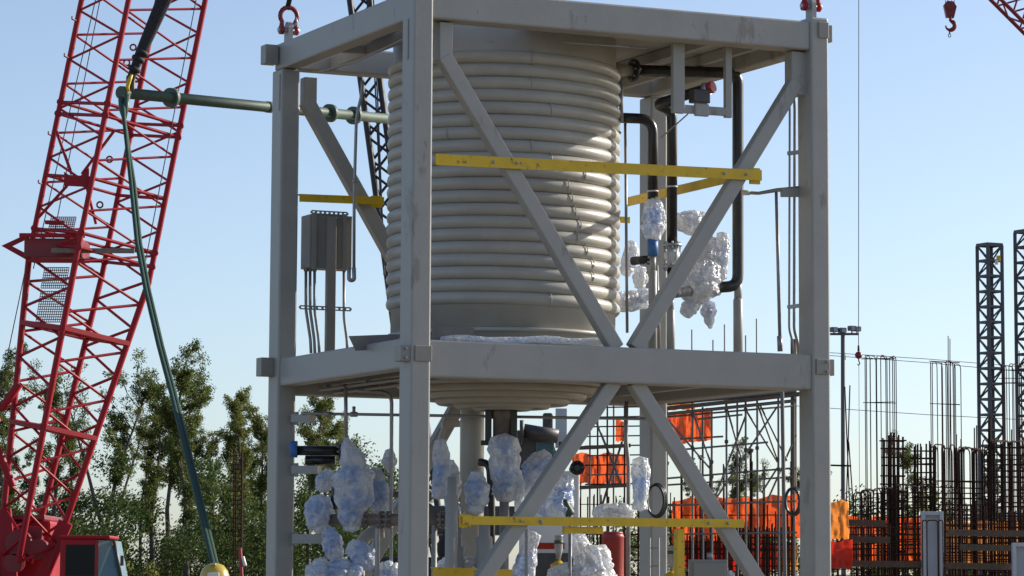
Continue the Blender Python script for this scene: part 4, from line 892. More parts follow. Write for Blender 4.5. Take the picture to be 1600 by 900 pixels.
# ------------------------------------------------------------------ scaffold
YF = 49.0
sc = thing('tube_scaffold', ground(1140, YF), 'tall tube scaffold with plank deck behind the right bay', 'scaffold')
def sbar(name, x0, y0, x1, y1, Y0=YF, Y1=None, r=.017, m=None): return bar(name, at(x0, y0, Y0), at(x1, y1, Y0 if Y1 is None else Y1), r, m or MT['alu'], sc)
rng = random.Random(21)
for px, yt, dy in ((1042, 640, 0), (1082, 628, 0), (1112, 640, 0), (1135, 622, 0), (1165, 622, 0), (1183, 614, 0), (1216, 612, 0), (1098, 636, 1.2), (1152, 624, 1.2), (1240, 608, 0)):
    p = at(px, yt, YF+dy); bar('standard', Vector((p.x, p.y, 0)), p, .017, MT['alu'], sc)
p = at(1222, 610, YF-1.5); bar('standard', Vector((at(1229, 900, YF-1.5).x, p.y, 0)), p, .03, MT['alu'], sc)
for (x0, y0, x1, y1, Y0, Y1) in ((1036, 705, 1200, 691, YF, YF), (1036, 748, 1244, 731, YF, YF), (1036, 652, 1244, 634, YF, YF+1.2), (1040, 758, 1242, 745, YF+1.2, YF+1.2), (1060, 686, 1130, 682, YF+1.2, YF+1.2), (1036, 790, 1244, 783, YF, YF), (1036, 835, 1244, 832, YF, YF), (1090, 655, 1160, 648, YF, YF)): sbar('ledger', x0, y0, x1, y1, Y0, Y1, .015)
for (x0, y0, x1, y1, dy) in ((1040, 652, 1112, 735, 0), (1083, 645, 1110, 722, 0), (1134, 632, 1160, 722, .6), (1165, 640, 1215, 722, .1), (1214, 636, 1118, 780, .1), (1183, 630, 1214, 716, .2), (1188, 634, 1230, 720, .4), (1165, 650, 1118, 775, .5), (1214, 732, 1190, 770, .2), (1244, 680, 1200, 780, .8), (1060, 690, 1090, 760, .8)): sbar('diagonal', x0, y0, x1, y1, YF+dy, YF+dy, .015)
for k in range(5):                                      # plank deck rising to the right, planks side by side
    a = at(1030, 640, YF+.0+.26*k); c_ = at(1262, 615, YF+.26*k); slab('plank', a+Z*.004*(k % 3), c_+Z*(.006*((k*2) % 3)), .235, .045, MT['wood'], sc, Z)
for (x0, y0, x1, y1) in ((1030, 648, 1244, 626), (1030, 632, 1244, 612)): sbar('deck_tube', x0, y0, x1, y1, YF-.05, YF-.05, .026)
for (x, y) in ((1112, 722), (1215, 717), (1135, 690), (1165, 703), (1183, 700), (1082, 700), (1216, 733), (1112, 745), (1165, 736), (1082, 648), (1135, 640), (1165, 640)): 
    b = MB(); b.box(at(x, y, YF-.03), (.055, .06, .055), bev=.012); build('coupler', b, MT['dark'], sc)
# left part: denser tower seen between tank bottom and rear column
s2 = thing('tube_scaffold', ground(945, YF+1), 'narrow dense scaffold tower left of the rear column', 'scaffold')
for k, px in enumerate((922, 934, 949, 959, 976, 1036)): p = at(px, 612+4*(k % 3), YF+1+.3*(k % 2)); bar('standard', Vector((p.x, p.y, 0)), p, .014, MT['rust'] if k % 3 else MT['alu'], s2)
for k in range(9): y = 636+k*15; bar('ledger', at(914+3*(k % 2), y+1, YF+1), at(1040, y-1, YF+1+.3*(k % 2)), .011, MT['alu'] if k % 2 else MT['rust'], s2)
for (y, dy) in ((698, 0), (760, .2)):
    for k in range(2): slab('plank', at(905, y+2, YF+.8+.25*k), at(985, y-2, YF+.8+.25*k), .23, .05, MT['wood'], s2, Z)
bar('diagonal', at(922, 635, YF+1), at(972, 760, YF+1), .018, MT['alu'], s2); bar('diagonal', at(972, 690, YF+1), at(925, 840, YF+1), .018, MT['alu'], s2)
# ------------------------------------------------------------------ tarpaulins
def tarp(label, x0, y0, x1, y1, Y, m, seed, nx=72, ny=20, amp=.06, sl=0.0):
    b = MB(); vs = []; fs = []
    for jy in range(ny+1):
        for ix in range(nx+1):
            u, v = ix/nx, jy/ny; p = at(x0+(x1-x0)*u, y0+(y1-y0)*v + sl*(u-.5), Y)
            w = Vector((u*(x1-x0)*.08, v*1.2, seed*5.1)); d = amp*.9*(noise.noise(w)+.6*noise.noise(w*2.7)+.35*noise.noise(w*7)) + amp*.45*math.sin(u*(x1-x0)*.16+seed+2.2*noise.noise(w))*(.4+v)
            edge = .05*noise.noise(Vector((u*7, seed, 0)))*(1 if jy == ny else 0) - .045*(1-v)*abs(math.sin(u*(x1-x0)*.075+seed)) 
            vs.append(p + Vector((0, d, edge + .03*noise.noise(Vector((u*4, seed*2, 3))))))
    nv = len(vs); vs += [v+Vector((0, .006, 0)) for v in vs]
    for jy in range(ny):
        for ix in range(nx):
            k = jy*(nx+1)+ix; q = (k, k+1, k+nx+2, k+nx+1); fs.append(q); fs.append(tuple(nv+t for t in reversed(q)))
    b.add(vs, fs, True); lo = at((x0+x1)/2, y1, Y); o = build('tarpaulin', b, MT[m], base=lo); tag(o, label, 'tarpaulin'); return o
tarp('orange red tarpaulin on the upper scaffold lift', 1034, 640, 1112, 692, YF+1.4, 'tarp', 1, amp=.05, sl=-8)
tarp('bright red tarpaulin on the narrow scaffold left of the rear column', 894, 706, 982, 756, YF+1.9, 'tarp', 2, amp=.05)
tarp('small red tarpaulin flap high on the narrow scaffold', 962, 655, 980, 690, YF+1.8, 'tarp', 3, nx=12)
tarp('long glowing orange tarpaulin across the right bay', 1050, 775, 1252, 846, YF+2.6, 'tarp', 4, amp=.09, sl=-9)
tarp('dark red tarpaulin below the long orange one, left half', 1058, 844, 1140, 888, YF+2.4, 'tarpr', 5)
tarp('dark red tarpaulin below the long orange one, right half', 1142, 844, 1228, 892, YF+2.5, 'tarpr', 6)
tarp('orange yellow tarpaulin strip beside the right column, low', 1222, 846, 1246, 892, YF+2.2, 'tarpo', 7, nx=12)
tarp('orange tarpaulin just right of the right column', 1296, 781, 1326, 842, YF+2.6, 'tarpo', 8, nx=14)
tarp('red tarpaulin behind the hooped rebar wall at left', 1322, 806, 1452, 884, 60.5, 'tarp', 9, amp=.1)
tarp('red orange tarpaulin low beside the right column', 1296, 842, 1332, 888, YF+2.9, 'tarpr', 10, nx=14)
tarp('orange tarpaulin behind the rebar right of formwork panel', 1474, 812, 1612, 880, 60.5, 'tarpo', 11, nx=24)
tarp('red tarpaulin low behind the narrow scaffold', 940, 830, 984, 905, YF+1.9, 'tarpr', 12, nx=14)
tarp('pale orange tarpaulin glowing behind the upper plank deck', 1034, 618, 1086, 640, YF+1.6, 'tarpo', 13, nx=20)
# ------------------------------------------------------------------ rebar
hoopcache = {}
def hoop(name, pL, pR, ztop, rr, m, par, r=.12):        # inverted U: two uprights and rounded corners
    a = Vector((pL.x, pL.y, ztop)); c_ = Vector((pR.x, pR.y, ztop)); r = min(r, (a-c_).length*.45)
    build(name, MB().tube([pL]+bendpath([Vector((pL.x, pL.y, ztop-r*1.5)), a, c_, Vector((pR.x, pR.y, ztop-r*1.5))], r)+[pR], rr, 5, False), m, par)
def cage(label, x0, x1, ytop, Y, nv, nh, y_h0, y_h1, r=.014, depth=.4, hooped=False, extra=0, seed=0, slope=0.0, name='rebar_cage'):
    rng = random.Random(seed+100); t = thing(name, ground((x0+x1)/2, Y), label, 'rebar cage')
    for k in range(nv):
        u = k/(max(1, nv-1)); px = x0+(x1-x0)*u + rng.uniform(-1.2, 1.2); yt = ytop + slope*u + rng.uniform(-3, 3)
        f = ground(px, Y); g_ = ground(px+depth*rng.uniform(.5, 3), Y+depth)
        if hooped:
            hp_ = at(px, yt, Y).z; hoop('hoop_bar', f + Vector((rng.uniform(-.05, .05), 0, 0)), g_+Vector((.12+rng.uniform(-.05, .05), 0, 0)), hp_, r, MT['rust'], t)
        else:
            bar('bar', f, at(px+rng.uniform(-3, 3), yt, Y), r*rng.uniform(.8, 1.2), MT['rust'], t); bar('bar', g_, at(px+depth*2, yt+rng.uniform(-6, 6), Y+depth), r, MT['rust'], t)
    for k in range(nh):
        y = y_h0+(y_h1-y_h0)*(k+rng.uniform(-.2, .2))/max(1, nh-1)
        for dy in (0, depth): bar('tie_bar', at(x0-rng.uniform(1, 6), y, Y-.02+dy), at(x1+rng.uniform(1, 6), y+slope*.4+rng.uniform(-1.5, 1.5), Y-.02+dy), r*.75, MT['rust'], t)
    for k in range(extra):
        px = rng.uniform(x0, x1); bar('starter_bar', ground(px, Y+depth*.5), at(px+rng.uniform(-2, 2), ytop-rng.uniform(5, 40), Y+depth*.5), r, MT['rust'], t)
    return t
cage('tall thin hooped rebar cluster beside the ball weight', 1350, 1396, 556, 57, 7, 2, 562, 640, .0085, .5, True, 0, 1)
cage('tall thin hooped rebar cluster left of the lattice tower', 1456, 1496, 563, 57.5, 6, 2, 569, 640, .0085, .5, True, 2, 2, slope=4)
cage('tall hooped rebar cluster between the two lattice towers', 1566, 1606, 570, 57.5, 6, 3, 578, 600, .0085, .5, True, 2, 3)
cage('square rebar column cage rising left of the formwork panel', 1380, 1411, 682, 55, 5, 14, 690, 860, .017, .3, False, 2, 4)
cage('rebar column cage right above the formwork panel', 1427, 1458, 695, 55.2, 6, 9, 705, 790, .014, .3, False, 0, 5)
cage('low hooped rebar wall right of the light mast', 1333, 1366, 768, 54, 7, 11, 782, 895, .011, .35, True, 0, 6, slope=-5)
cage('low hooped rebar wall joining the column cage', 1370, 1448, 762, 54.4, 11, 11, 772, 890, .011, .35, True, 3, 7, slope=-6)
cage('high hooped rebar wall left of the lattice tower foot', 1458, 1538, 696, 55.4, 14, 17, 752, 890, .012, .4, True, 4, 8, slope=4)
cage('dense hooped rebar wall in front of the lattice towers', 1542, 1606, 687, 55, 13, 22, 700, 895, .012, .5, True, 4, 9)
cage('dark rebar mesh low at the right of the formwork panel', 1476, 1540, 790, 53.6, 9, 10, 796, 900, .010, .4, False, 0, 10)
cage('dark rebar mesh low at the left of the formwork panel', 1300, 1438, 820, 53.2, 15, 8, 826, 900, .010, .4, False, 4, 11)
cage('rebar mesh under the yellow bar in front of the red tarpaulin', 1062, 1140, 838, 50.6, 15, 6, 845, 895, .012, .3, False, 5, 12)
cage('rebar mesh in front of the right dark red tarpaulin', 1144, 1242, 822, 50.8, 20, 7, 830, 895, .012, .3, False, 8, 13)
cg = cage('rebar starter bars in front of the long orange tarpaulin', 1066, 1238, 722, 51.0, 9, 2, 800, 850, .010, .2, False, 0, 14)
cage('rebar mesh behind the narrow scaffold tower', 905, 1052, 775, 51.3, 14, 6, 790, 895, .009, .3, False, 6, 15)
cage('dark rebar mesh at the bottom right corner', 1560, 1606, 800, 53.3, 10, 12, 806, 900, .015, .4, False, 0, 16)
# rebar safety caps
for k, (px, py) in enumerate(((1082, 718), (1094, 714), (1097, 716), (1174, 704), (1172, 706), (1042, 724))):
    build('safety_cap', MB().lathe(at(px, py, 51.0), Z, [(.03, -.03), (.03, 0), (.045, .005), (.045, .02), (.02, .03)], 10), MT['dark'], cg); bar('bar', ground(px, 51.0), at(px, py, 51.0), .010, MT['rust'], cg)
# leaning loose bars
t = thing('loose_rebar', ground(1326, 56), 'few loose rebar rods leaning crosswise beside the light mast', 'rebar')
for a, c_ in (((1320, 604), (1328, 800)), ((1328, 602), (1322, 800)), ((1326, 690), (1334, 800))): bar('bar', at(*a, 56), at(*c_, 56), .011, MT['rust'], t)
bar('cross_bar', at(1298, 727, 56), at(1330, 728, 56), .016, MT['rust'], t)
# timber walers on the rebar walls
for k, (x0, x1, y, Y) in enumerate(((1312, 1384, 816, 52.8), (1312, 1390, 842, 52.8), (1480, 1606, 832, 52.9), (1500, 1606, 855, 52.9), (1300, 1440, 880, 52.6), (1478, 1606, 884, 52.6))):
    t = thing('timber_waler', at((x0+x1)/2, y+4, Y), ['upper timber waler left of the formwork panel', 'lower timber waler left of the formwork panel', 'upper timber waler right of the formwork panel', 'lower timber waler right of the formwork panel', 'lowest timber waler at the left rebar wall', 'lowest timber waler at the right rebar wall'][k], 'timber'); slab('timber', at(x0, y, Y), at(x1, y+2, Y), .08, .10, MT['wood'], t, Z)
# formwork panels
def formpanel(label, x0, y0, x1, Y):
    a = at(x0, y0, Y); c_ = at(x1, y0, Y); w = c_.x-a.x; h = a.z; t = thing('formwork_panel', Vector(((a.x+c_.x)/2, Y, 0)), label, 'formwork')
    b = MB(); b.box(Vector(((a.x+c_.x)/2, Y+.12, h/2)), (w-.10, .03, h-.10)); build('sheet', b, MT['form'], t)
    for (cx, cz, sx, sz) in ((a.x+.03, h/2, .06, h), (c_.x-.03, h/2, .06, h)): b = MB(); b.box(Vector((cx, Y+.06, cz)), (sx, .14, sz), bev=.006); build('frame_rail', b, MT['form'], t)
    b = MB(); b.box(Vector(((a.x+c_.x)/2, Y+.062, h-.03)), (w-.122, .14, .06), bev=.006); build('frame_rail', b, MT['form'], t)
    return t
fp = formpanel('pale grey formwork panel standing among the rebar', 1440, 799, 1474, 52.5)
formpanel('pale grey formwork panel at the right edge', 1582, 848, 1612, 52.3)
t = thing('hoop_rebar', ground(1457, 52.2), 'two rounded rebar hoops in front of the pale formwork panel', 'rebar')
for x0, x1 in ((1449, 1466), (1442, 1449), (1467, 1474)): hoop('hoop_bar', ground(x0, 52.2), ground(x1, 52.2), at(1457, 813, 52.2).z, .010, MT['rust'], t, .05)
# ------------------------------------------------------------------ lattice towers
def tower(label, px, ytop, Y, w, rot, seed):
    t = thing('lattice_tower', ground(px, Y), label, 'tower'); p = ground(px, Y); top = at(px, ytop, Y); top.x = p.x
    a1 = Vector((math.cos(rot), math.sin(rot), 0)); a2 = Vector((-math.sin(rot), math.cos(rot), 0)); h = w/2
    cr_ = [a1*x+a2*y for x, y in ((-h, -h), (h, -h), (h, h), (-h, h))]
    for c_ in cr_: slab('chord', p+c_, top+c_, .085, .085, MT['tower'], t)
    n_ = int(round(top.z/.42))
    for k in range(n_+1):
        z_ = top.z*k/n_
        for f in range(4):
            q0, q1 = p+cr_[f]+Z*z_, p+cr_[(f+1) % 4]+Z*z_
            slab('strut', q0, q1, .05, .06, MT['tower'], t, Z)
            if k < n_: (q0_, q1_) = (q0, q1) if (k+f) % 2 else (q1, q0); bar('diagonal', q0_, q1_+Z*top.z/n_, .026, MT['tower'], t)
    b = MB(); b.box(top+Z*.03, (w*1.1, w*1.1, .06), (a1, a2, Z)); build('head_plate', b, MT['tower'], t)
    return t
t = tower('dark steel lattice tower with a small coloured lamp near top', 1552, 384, 88, .47, .5, 1)
b = MB(); q = at(1560, 404, 87.6); b.box(q, (.10, .12, .16), bev=.02); build('lamp', b, MT['yellow'], t); b = MB(); b.box(at(1557, 410, 87.5), (.08, .05, .12), bev=.01); build('lamp_plate', b, MT['white'], t)
tower('dark steel lattice tower cut off by the right edge', 1612, 363, 88, .47, .5, 2)
# ------------------------------------------------------------------ light mast and wires
YL = 92.0; lm = thing('light_mast', ground(1317, YL), 'floodlight mast right of the frame with four lamps', 'lamp')
bar('pole', ground(1317, YL), at(1317, 519, YL), .06, MT['tower'], lm, '8'); bar('crossarm', at(1297, 522, YL), at(1342, 522, YL), .035, MT['tower'], lm); bar('crossarm', at(1317, 524, YL+.4), at(1317, 524, YL-.4), .03, MT['tower'], lm)
for k, (px, py) in enumerate(((1303, 515), (1316, 516), (1331, 513), (1339, 514))):
    b = MB(); b.box(at(px, py, YL), (.20, .18, .14), (Vector((.9, .4, 0)).normalized(), Vector((-.4, .9, 0)).normalized(), Z), .02); h_ = build('floodlight', b, MT['lamp'], lm); b = MB(); b.box(at(px, py, YL)+Vector((.02, -.10, -.01)), (.16, .01, .10)); build('lens', b, MT['galv'], h_)
    bar('bracket', at(px, py+4, YL), at(px, 522, YL), .02, MT['tower'], lm)
bar('stay', at(1319, 540, YL), at(1321, 562, YL), .012, MT['tower'], lm)
for k, (a, m_, c_) in enumerate((((1250, 548), (1450, 561), (1620, 575)), ((1250, 552), (1440, 566), (1700, 590)), ((1240, 634), (1450, 648), (1700, 661)))):
    t = thing('overhead_wire', at(*a, 94), ['topmost thin overhead wire on the right', 'second thin overhead wire on the right', 'lowest thin overhead wire crossing behind the rebar'][k], 'wire'); build('wire', MB().tube([at(*a, 94), at(*m_, 94), at(*c_, 94)], .009, 5), MT['wire'], t)
for k, x in enumerate((1240, 1712)):
    q = ground(x, 94.3); t = thing('utility_pole', q, ['utility pole behind the right column', 'utility pole beyond the right edge'][k], 'pole'); bar('pole', q, at(x, 530, 94.3), .09, MT['wood'], t, '8')
# ------------------------------------------------------------------ trees
def leafcloud(centres, rs, nl, size, rng, flat=.8):
    vs = []; fs = []
    for _ in range(nl):
        c = rng.choices(range(len(centres)), weights=rs)[0]; r = rs[c]
        u = Vector((rng.gauss(0, 1), rng.gauss(0, 1), rng.gauss(0, 1)*flat)).normalized()*(r*rng.uniform(.25, 1.0))
        p = centres[c]+u; n_ = Vector((rng.gauss(0, 1), rng.gauss(0, 1), rng.gauss(0, 1))).normalized(); a = n_.orthogonal().normalized()*size*rng.uniform(.6, 1.3); b = n_.cross(a.normalized())*size*rng.uniform(.4, .8)
        k = len(vs); vs += [p-a, p+b*.8, p+a, p-b*.8]; fs.append((k, k+1, k+2, k+3))
    return vs, fs
def make_tree(seed, h, crown0, width, nl, leaf, style=0):
    rng = random.Random(seed); tr = MB(); cs = []; rs = []
    def limb(p, d, L, r, depth):
        pts = [p]; rad = [r]; n_ = 6
        for k in range(n_):
            d = (d + Vector((rng.gauss(0, .10), rng.gauss(0, .10), .05 if depth else 0))).normalized(); p = p + d*L/n_; pts.append(p); rad.append(max(.006, r*(1-.88*(k+1)/n_)))
        tr.tube(pts, rad, 6 if depth < 2 else 4, False)
        return pts, rad, d
    pts, rad, d = limb(Vector((0, 0, -.1)), Vector((rng.gauss(0, .03), rng.gauss(0, .03), 1)), h*.97, .012*h+.02, 0)
    nb = int(12+6*rng.random())
    for k in range(nb):
        t = crown0 + (1-crown0)*(k+rng.random())/nb*.97; f = t*6; i = min(5, int(f)); p = pts[i].lerp(pts[i+1], f-i); az = rng.uniform(0, 6.283)
        prof = math.sin(math.pi*min(1, .18+.82*(1-(t-crown0)/(1-crown0)))**.8)*.9+.25
        L = width*prof*rng.uniform(.6, 1.15); d2 = Vector((math.cos(az), math.sin(az), rng.uniform(.9, 2.2))).normalized()
        q, _, d3 = limb(p, d2, L, rad[i]*.5, 1)
        for s in range(2, 7):
            cs.append(q[s]+Vector((rng.gauss(0, .1), rng.gauss(0, .1), rng.gauss(0, .12)))); rs.append(rng.uniform(.12, .30)*(.7+.3*h/10))
            if s in (3, 5):
                e, _, _ = limb(q[s], (d3+Vector((rng.gauss(0, .7), rng.gauss(0, .7), rng.gauss(0, .5)))).normalized(), L*.45, .02, 2)
                cs += [e[4], e[6]]; rs += [rng.uniform(.15, .32)]*2
    cs.append(pts[-1]); rs.append(.3)
    vs, fs = leafcloud(cs, rs, nl, .047, rng); lf = MB(); lf.add(vs, fs)
    def me(name, b, m):
        o = bpy.data.meshes.new(name); o.from_pydata(b.v, [], b.f); o.polygons.foreach_set('use_smooth', b.sm); o.materials.append(m); return o
    return me('trunk', tr, MT['bark']), me('crown', lf, MT[leaf])
variants = [make_tree(11, 10, .42, 1.3, 14000, 'leaf'), make_tree(12, 10, .5, 1.25, 10500, 'leaf2'), make_tree(13, 10, .35, .8, 12500, 'leaf2'), make_tree(14, 10, .58, 1.4, 10000, 'leaf'), make_tree(15, 10, .3, 1.2, 13000, 'leaf3'), make_tree(16, 10, .66, 1.1, 1700, 'leaf')]
def place_tree(px, ytop, Y, v, label, rot, wide=1.0, name='slender_tree', grp='trees along the edge of the wood'):
    p = ground(px, Y); h = at(px, ytop, Y).z/10
    t = thing(name, p, label, 'tree', grp)
    for nm, me in zip(('trunk', 'crown'), variants[v]):
        o = bpy.data.objects.new(nm, me); col.objects.link(o); o.parent = t; o.scale = (h*wide, h*wide, h); o.rotation_euler = (0, 0, rot)
    return t
TL = [(8, 566, 118, 0, 'tall leafy tree at the left edge behind the crane boom'), (48, 600, 124, 3, 'open crowned tree behind the crane boom foot'), (150, 580, 120, 3, 'tall tree showing through the right side of the crane boom'),
      (160, 610, 128, 5, 'bare stemmed tree just right of the crane boom'), (198, 568, 116, 5, 'thin pale trunked tree right of the crane boom, sparse top'), (232, 618, 122, 0, 'round topped tree between crane boom and green sling'),
      (262, 582, 118, 3, 'tree directly behind the green sling, spreading crown'), (292, 562, 114, 0, 'tallest tree just right of the green sling'), (318, 640, 126, 4, 'dark shorter tree right of the tallest one'),
      (343, 604, 118, 2, 'narrow yellow green tree with drooping top left of the frame'), (366, 690, 122, 5, 'short thin tree between the two narrow yellow green trees'), (389, 618, 116, 2, 'narrow yellow green tree nearest the left column'), (412, 640, 121, 1, 'tree half hidden by the left column'),
      (478, 614, 118, 1, 'leafy tree just right of the left column under the deck'), (512, 612, 120, 0, 'broad tree in the left bay under the deck'), (548, 664, 122, 1, 'smaller tree at the right of the left bay'), (455, 660, 128, 4, 'dark tree behind the left column'),
      (98, 690, 126, 4, 'dark tree low behind the crane boom'), (700, 735, 130, 3, 'small tree beyond the front column, under the tank'),
      (1148, 702, 112, 0, 'dark tree behind the scaffold, between its diagonals'), (1118, 742, 116, 4, 'small tree left of the dark scaffold tree'), (1182, 738, 118, 3, 'small tree right of the dark scaffold tree'), (1300, 735, 118, 3, 'small tree beside the light mast pole'), (1400, 700, 120, 3, 'tree showing through the rebar cages near the left one'), (1490, 760, 120, 4, 'low tree behind the hooped rebar'), (1560, 740, 118, 0, 'tree behind the lattice tower foot'), (1035, 745, 120, 4, 'low tree behind the rear column')]
for k, (px, yt, Y, v, lab) in enumerate(TL): place_tree(px, yt, Y, v, lab, k*1.7, 1.15 if v in (0, 3) else 1.0)
# undergrowth: one leafy mass at the foot of the wood
rng = random.Random(5); cs = []; rs = []
for k in range(520):
    px = rng.uniform(-120, 640) if k < 400 else rng.uniform(860, 1720); Y = rng.uniform(108, 132); top = (rng.uniform(722, 862) + 22*math.sin(px*.03) if k < 400 else rng.uniform(780, 860))
    p = ground(px, Y); h = at(px, top, Y).z; r = rng.uniform(.5, 1.0)
    cs.append(p+Vector((0, 0, rng.uniform(.15, 1)*h))); rs.append(r)
vs, fs = leafcloud(cs, [r for r in rs], 190000, .068, rng, .9); b = MB(); b.add(vs, fs)
tag(build('undergrowth', b, MT['leaf3']), 'dense dark undergrowth at the foot of the wood', 'undergrowth', kind='stuff')
vs, fs = leafcloud(cs[::3], rs[::3], 26000, .07, rng, .9); b = MB(); b.add(vs, fs)
tag(build('undergrowth', b, MT['leaf2']), 'yellow green leaves among the undergrowth, coloured lighter as if sunlit', 'undergrowth', kind='stuff')  # sunlight on the undergrowth is put in as a lighter leaf colour
# a near bush by the crane cab
b = MB(); rng = random.Random(9); q = ground(218, 74); cs = [q+Vector((rng.uniform(-.45, .45), rng.uniform(-.3, .3), rng.uniform(1.0, 2.1))) for _ in range(22)]
sh = thing('shrub', q, 'bright green shrub right of the crane cab', 'shrub'); vs, fs = leafcloud(cs, [.22]*22, 900, .06, rng); b.add(vs, fs); build('foliage', b, MT['leaf2'], sh)
for k in range(5): build('stem', MB().tube([q+Vector((rng.uniform(-.1, .1), 0, 0)), q+Vector((rng.uniform(-.4, .4), rng.uniform(-.2, .2), 1.8))], [.03, .008], 5), MT['bark'], sh)

# ------------------------------------------------------------------ worker (only the hard hat rises into view)
YW = 28.0; hp = at(336, 880, YW); wk = thing('person', Vector((hp.x, hp.y, 0)), 'worker in a yellow hard hat standing at the bottom left', 'person')
def body(joints, edges, name, m, par, sub=2):
    me = bpy.data.meshes.new(name); inv = RM[par.name].inverted(); me.from_pydata([inv @ Vector(j[0]) for j in joints], edges, [])
    o = bpy.data.objects.new(name, me); col.objects.link(o); o.parent = par; me.materials.append(m)
    sk = o.modifiers.new('skin', 'SKIN'); 
    if not me.skin_vertices: me.attributes  # created by the modifier
    bm = bmesh.new(); bm.from_mesh(me); ly = bm.verts.layers.skin.verify(); bm.verts.ensure_lookup_table()
    for k, j in enumerate(joints): bm.verts[k][ly].radius = (j[1], j[2] if len(j) > 2 else j[1])
    bm.verts[0][ly].use_root = True; bm.to_mesh(me); bm.free()
    sb = o.modifiers.new('smooth', 'SUBSURF'); sb.levels = sb.render_levels = sub; return o
q = Vector((hp.x, hp.y, 0)); V = lambda x, y, z: q+Vector((x, y, z*hp.z/1.885))
jj = [(V(0, 0, .95), .15, .11), (V(0, 0, 1.2), .15, .11), (V(0, 0, 1.42), .17, .11), (V(0, 0, 1.52), .06), (V(0, -.01, 1.58), .055),
      (V(.19, 0, 1.43), .065), (V(.26, .04, 1.16), .05), (V(.24, -.12, .95), .038), (V(-.19, 0, 1.43), .065), (V(-.26, .04, 1.16), .05), (V(-.22, -.12, .95), .038),
      (V(.09, 0, .88), .09), (V(.10, -.01, .48), .065), (V(.10, .02, .1), .045), (V(.10, -.13, .05), .045), (V(-.09, 0, .88), .09), (V(-.10, -.01, .48), .065), (V(-.10, .02, .1), .045), (V(-.10, -.13, .05), .045)]
ee = [(0, 1), (1, 2), (2, 3), (3, 4), (2, 5), (5, 6), (6, 7), (2, 8), (8, 9), (9, 10), (0, 11), (11, 12), (12, 13), (13, 14), (0, 15), (15, 16), (16, 17), (17, 18)]
body(jj, ee, 'body', MT['cloth'], wk)
b = MB(); prof = [(.03, -.13), (.065, -.10), (.078, -.04), (.085, .03), (.078, .09), (.05, .12)]; b.lathe(V(0, -.02, 1.68), Z, prof, 20); build('head', b, MT['skin'], wk)
b = MB(); b.lathe(V(0, -.02, 1.715), Z, [(.145, -.005), (.145, .004), (.128, .012), (.126, .05), (.112, .10), (.075, .145), (.03, .163)], 28); 
b.box(V(0, -.04, 1.875), (.035, .19, .02), bev=.008)
hat = build('hard_hat', b, MT['hat'], wk)
b = MB(); b.prism([V(-.10, -.15, 1.714), V(-.07, -.21, 1.705), V(.07, -.21, 1.705), V(.10, -.15, 1.714)], (0, 0, .01)); build('brim', b, MT['hat'], hat)
b = MB(); b.box(V(.0, -.145, 1.77), (.10, .02, .06), bev=.008); build('front_badge', b, MT['white'], hat)
for s in (-1, 1):
    for f in range(4): build('finger', MB().tube([V(.23*s+.018*(f-1.5), -.13, .93), V(.23*s+.018*(f-1.5), -.15, .88), V(.23*s+.016*(f-1.5), -.135, .84+.008*abs(f-1.5))], [.010, .0095, .008], 6), MT['skin'], wk)
    build('thumb', MB().tube([V(.23*s-.04*s, -.12, .94), V(.23*s-.06*s, -.15, .90), V(.23*s-.055*s, -.16, .87)], [.012, .010, .009], 6), MT['skin'], wk)
# dark orange cone shape behind the worker: a thin rust coloured lattice post
YP = 60.0; t = thing('rebar_column', ground(372, YP), 'tall slim rusty rebar column cage left of the left column', 'rebar cage')
for (dx, dy) in ((-6, 0), (6, 0), (-3, .25), (7, .25)): bar('bar', ground(372+dx, YP+dy), at(372+dx, 705, YP+dy), .014, MT['rust'], t)
for k in range(34):
    y_ = 712+k*7; 
    for a_, c_ in (((-6, 0), (6, 0)), ((6, 0), (7, .25)), ((-3, .25), (7, .25))): bar('tie', at(372+a_[0], y_, YP+a_[1]), at(372+c_[0], y_, YP+c_[1]), .008, MT['rust'], t)
t = thing('survey_pole', ground(380, 55), 'short slanted orange and white pole behind the worker', 'pole'); bar('shaft', ground(390, 55), at(375, 856, 55), .03, MT['plasticred'], t); bar('band', at(379, 870, 55), at(383, 884, 55), .034, MT['white'], t)
# ------------------------------------------------------------------ truck and dark machine behind the lower bay
YT = 46.0
tk = thing('boom_truck', ground(800, YT), 'dark machine with a big tyre behind the lower bay', 'truck')
def pb(name, x0, y0, x1, y1, Y, dep, m, par, bev=.03):
    a, c = at(x0, y0, Y), at(x1, y1, Y); b = MB(); b.box((a+c)/2+Vector((0, dep/2, 0)), (abs(c.x-a.x), dep, abs(c.z-a.z)), bev=bev); return build(name, b, m, par)
pb('machine_body', 806, 672, 866, 735, YT, 1.4, MT['dark'], tk)
build('bonnet', MB().prism([at(826, 668, YT-.05), at(858, 672, YT-.05), at(872, 715, YT-.05), at(812, 722, YT-.05)], (0, 1.2, 0)), MT['dark'], tk)
cbk = pb('cab_side', 838, 690, 866, 712, YT-.08, .04, MT['glass'], tk, .01)
build('boom_tube', MB().cyl(at(818, 673, YT-.3), at(872, 682, YT-.3), .10, 16), MT['dark'], tk)
build('boom_flange', MB().cyl(at(812, 673, YT-.35), at(818, 673, YT-.35), .15, 18), MT['dark'], tk)
pb('exhaust', 848, 645, 864, 672, YT-.2, .15, MT['dark'], tk)
pb('mirror', 873, 690, 880, 706, YT-.3, .05, MT['dark'], tk, .01)
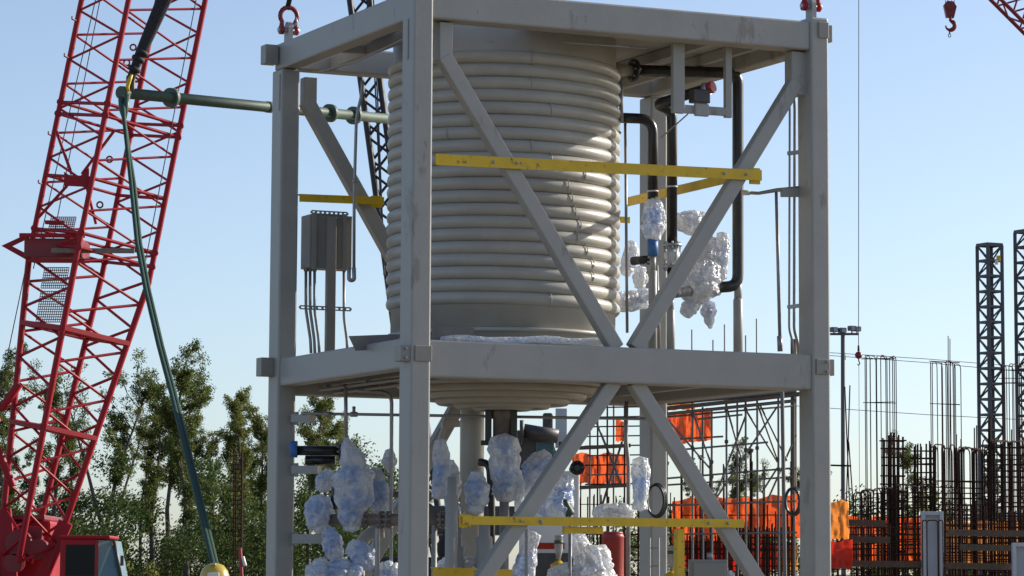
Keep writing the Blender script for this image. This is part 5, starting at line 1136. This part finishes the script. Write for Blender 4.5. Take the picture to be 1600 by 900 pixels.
pb('side_panel', 812, 735, 905, 905, YT+.2, 1.2, MT['white'], tk); pb('red_stripe', 840, 848, 882, 858, YT+.18, .02, MT['tarpr'], tk, 0); pb('lower_panel', 836, 864, 900, 904, YT+.17, .02, MT['dark'], tk, 0)
pb('deck_bed', 640, 790, 812, 835, YT+.2, 1.2, MT['dark'], tk)
pb('pale_panel', 868, 638, 886, 700, YT+.5, .05, MT['form'], tk, .01)
tyc = at(716, 858, YT-.2)
w_ = build('tyre', MB().lathe(tyc, (0, 1, 0), [(.17, 0), (.24, -.04), (.29, .02), (.30, .12), (.29, .24), (.22, .30)], 28), MT['rubber'], tk); build('rim', MB().lathe(tyc+Vector((0, -.03, 0)), (0, 1, 0), [(.14, 0), (.17, .04), (.17, .06)], 20), MT['galv'], w_)
for x_ in (690, 880): 
    c_ = at(x_, 990, YT); w_ = build('tyre', MB().lathe(Vector((c_.x, YT, .5)), (0, 1, 0), [(.25, 0), (.44, -.03), (.5, .05), (.5, .25), (.44, .33)], 28), MT['rubber'], tk)
bl = thing('cloth_drum', Vector((*at(958, 860, 44).xy, 0)), 'red drum standing in for red cloth under the lower yellow bar', 'cloth stand-in')  # drum shape stands in for barrel-like red cloth
c_ = at(958, 833, 44); b = MB(); b.lathe(Vector((c_.x, c_.y, 0)), Z, [(.13, 0), (.145, .03), (.145, c_.z*.45), (.15, c_.z*.46), (.15, c_.z*.48), (.145, c_.z*.49), (.145, c_.z-.06), (.15, c_.z-.05), (.13, c_.z)], 24); build('drum', b, MT['plasticred'], bl)
b = MB(); b.lathe(Vector((c_.x, c_.y, c_.z-.01)), Z, [(.132, 0), (.132, .025), (.1, .028)], 24); build('lid', b, MT['plasticred'], bl)
for k, (px, yt, Y, v, lab) in enumerate(((280, 640, 126, 2, 'slim pale green tree just left of the tallest tree'), (216, 660, 128, 1, 'slim tree between the sparse topped tree and the green sling'), (402, 672, 126, 3, 'low spreading tree touching the left column'), (330, 676, 125, 1, 'light green tree in front of the dark shorter tree'), (118, 640, 126, 2, 'slim tree seen through the lower crane lattice'))):
    place_tree(px, yt, Y, v, lab, 2+k*1.1)
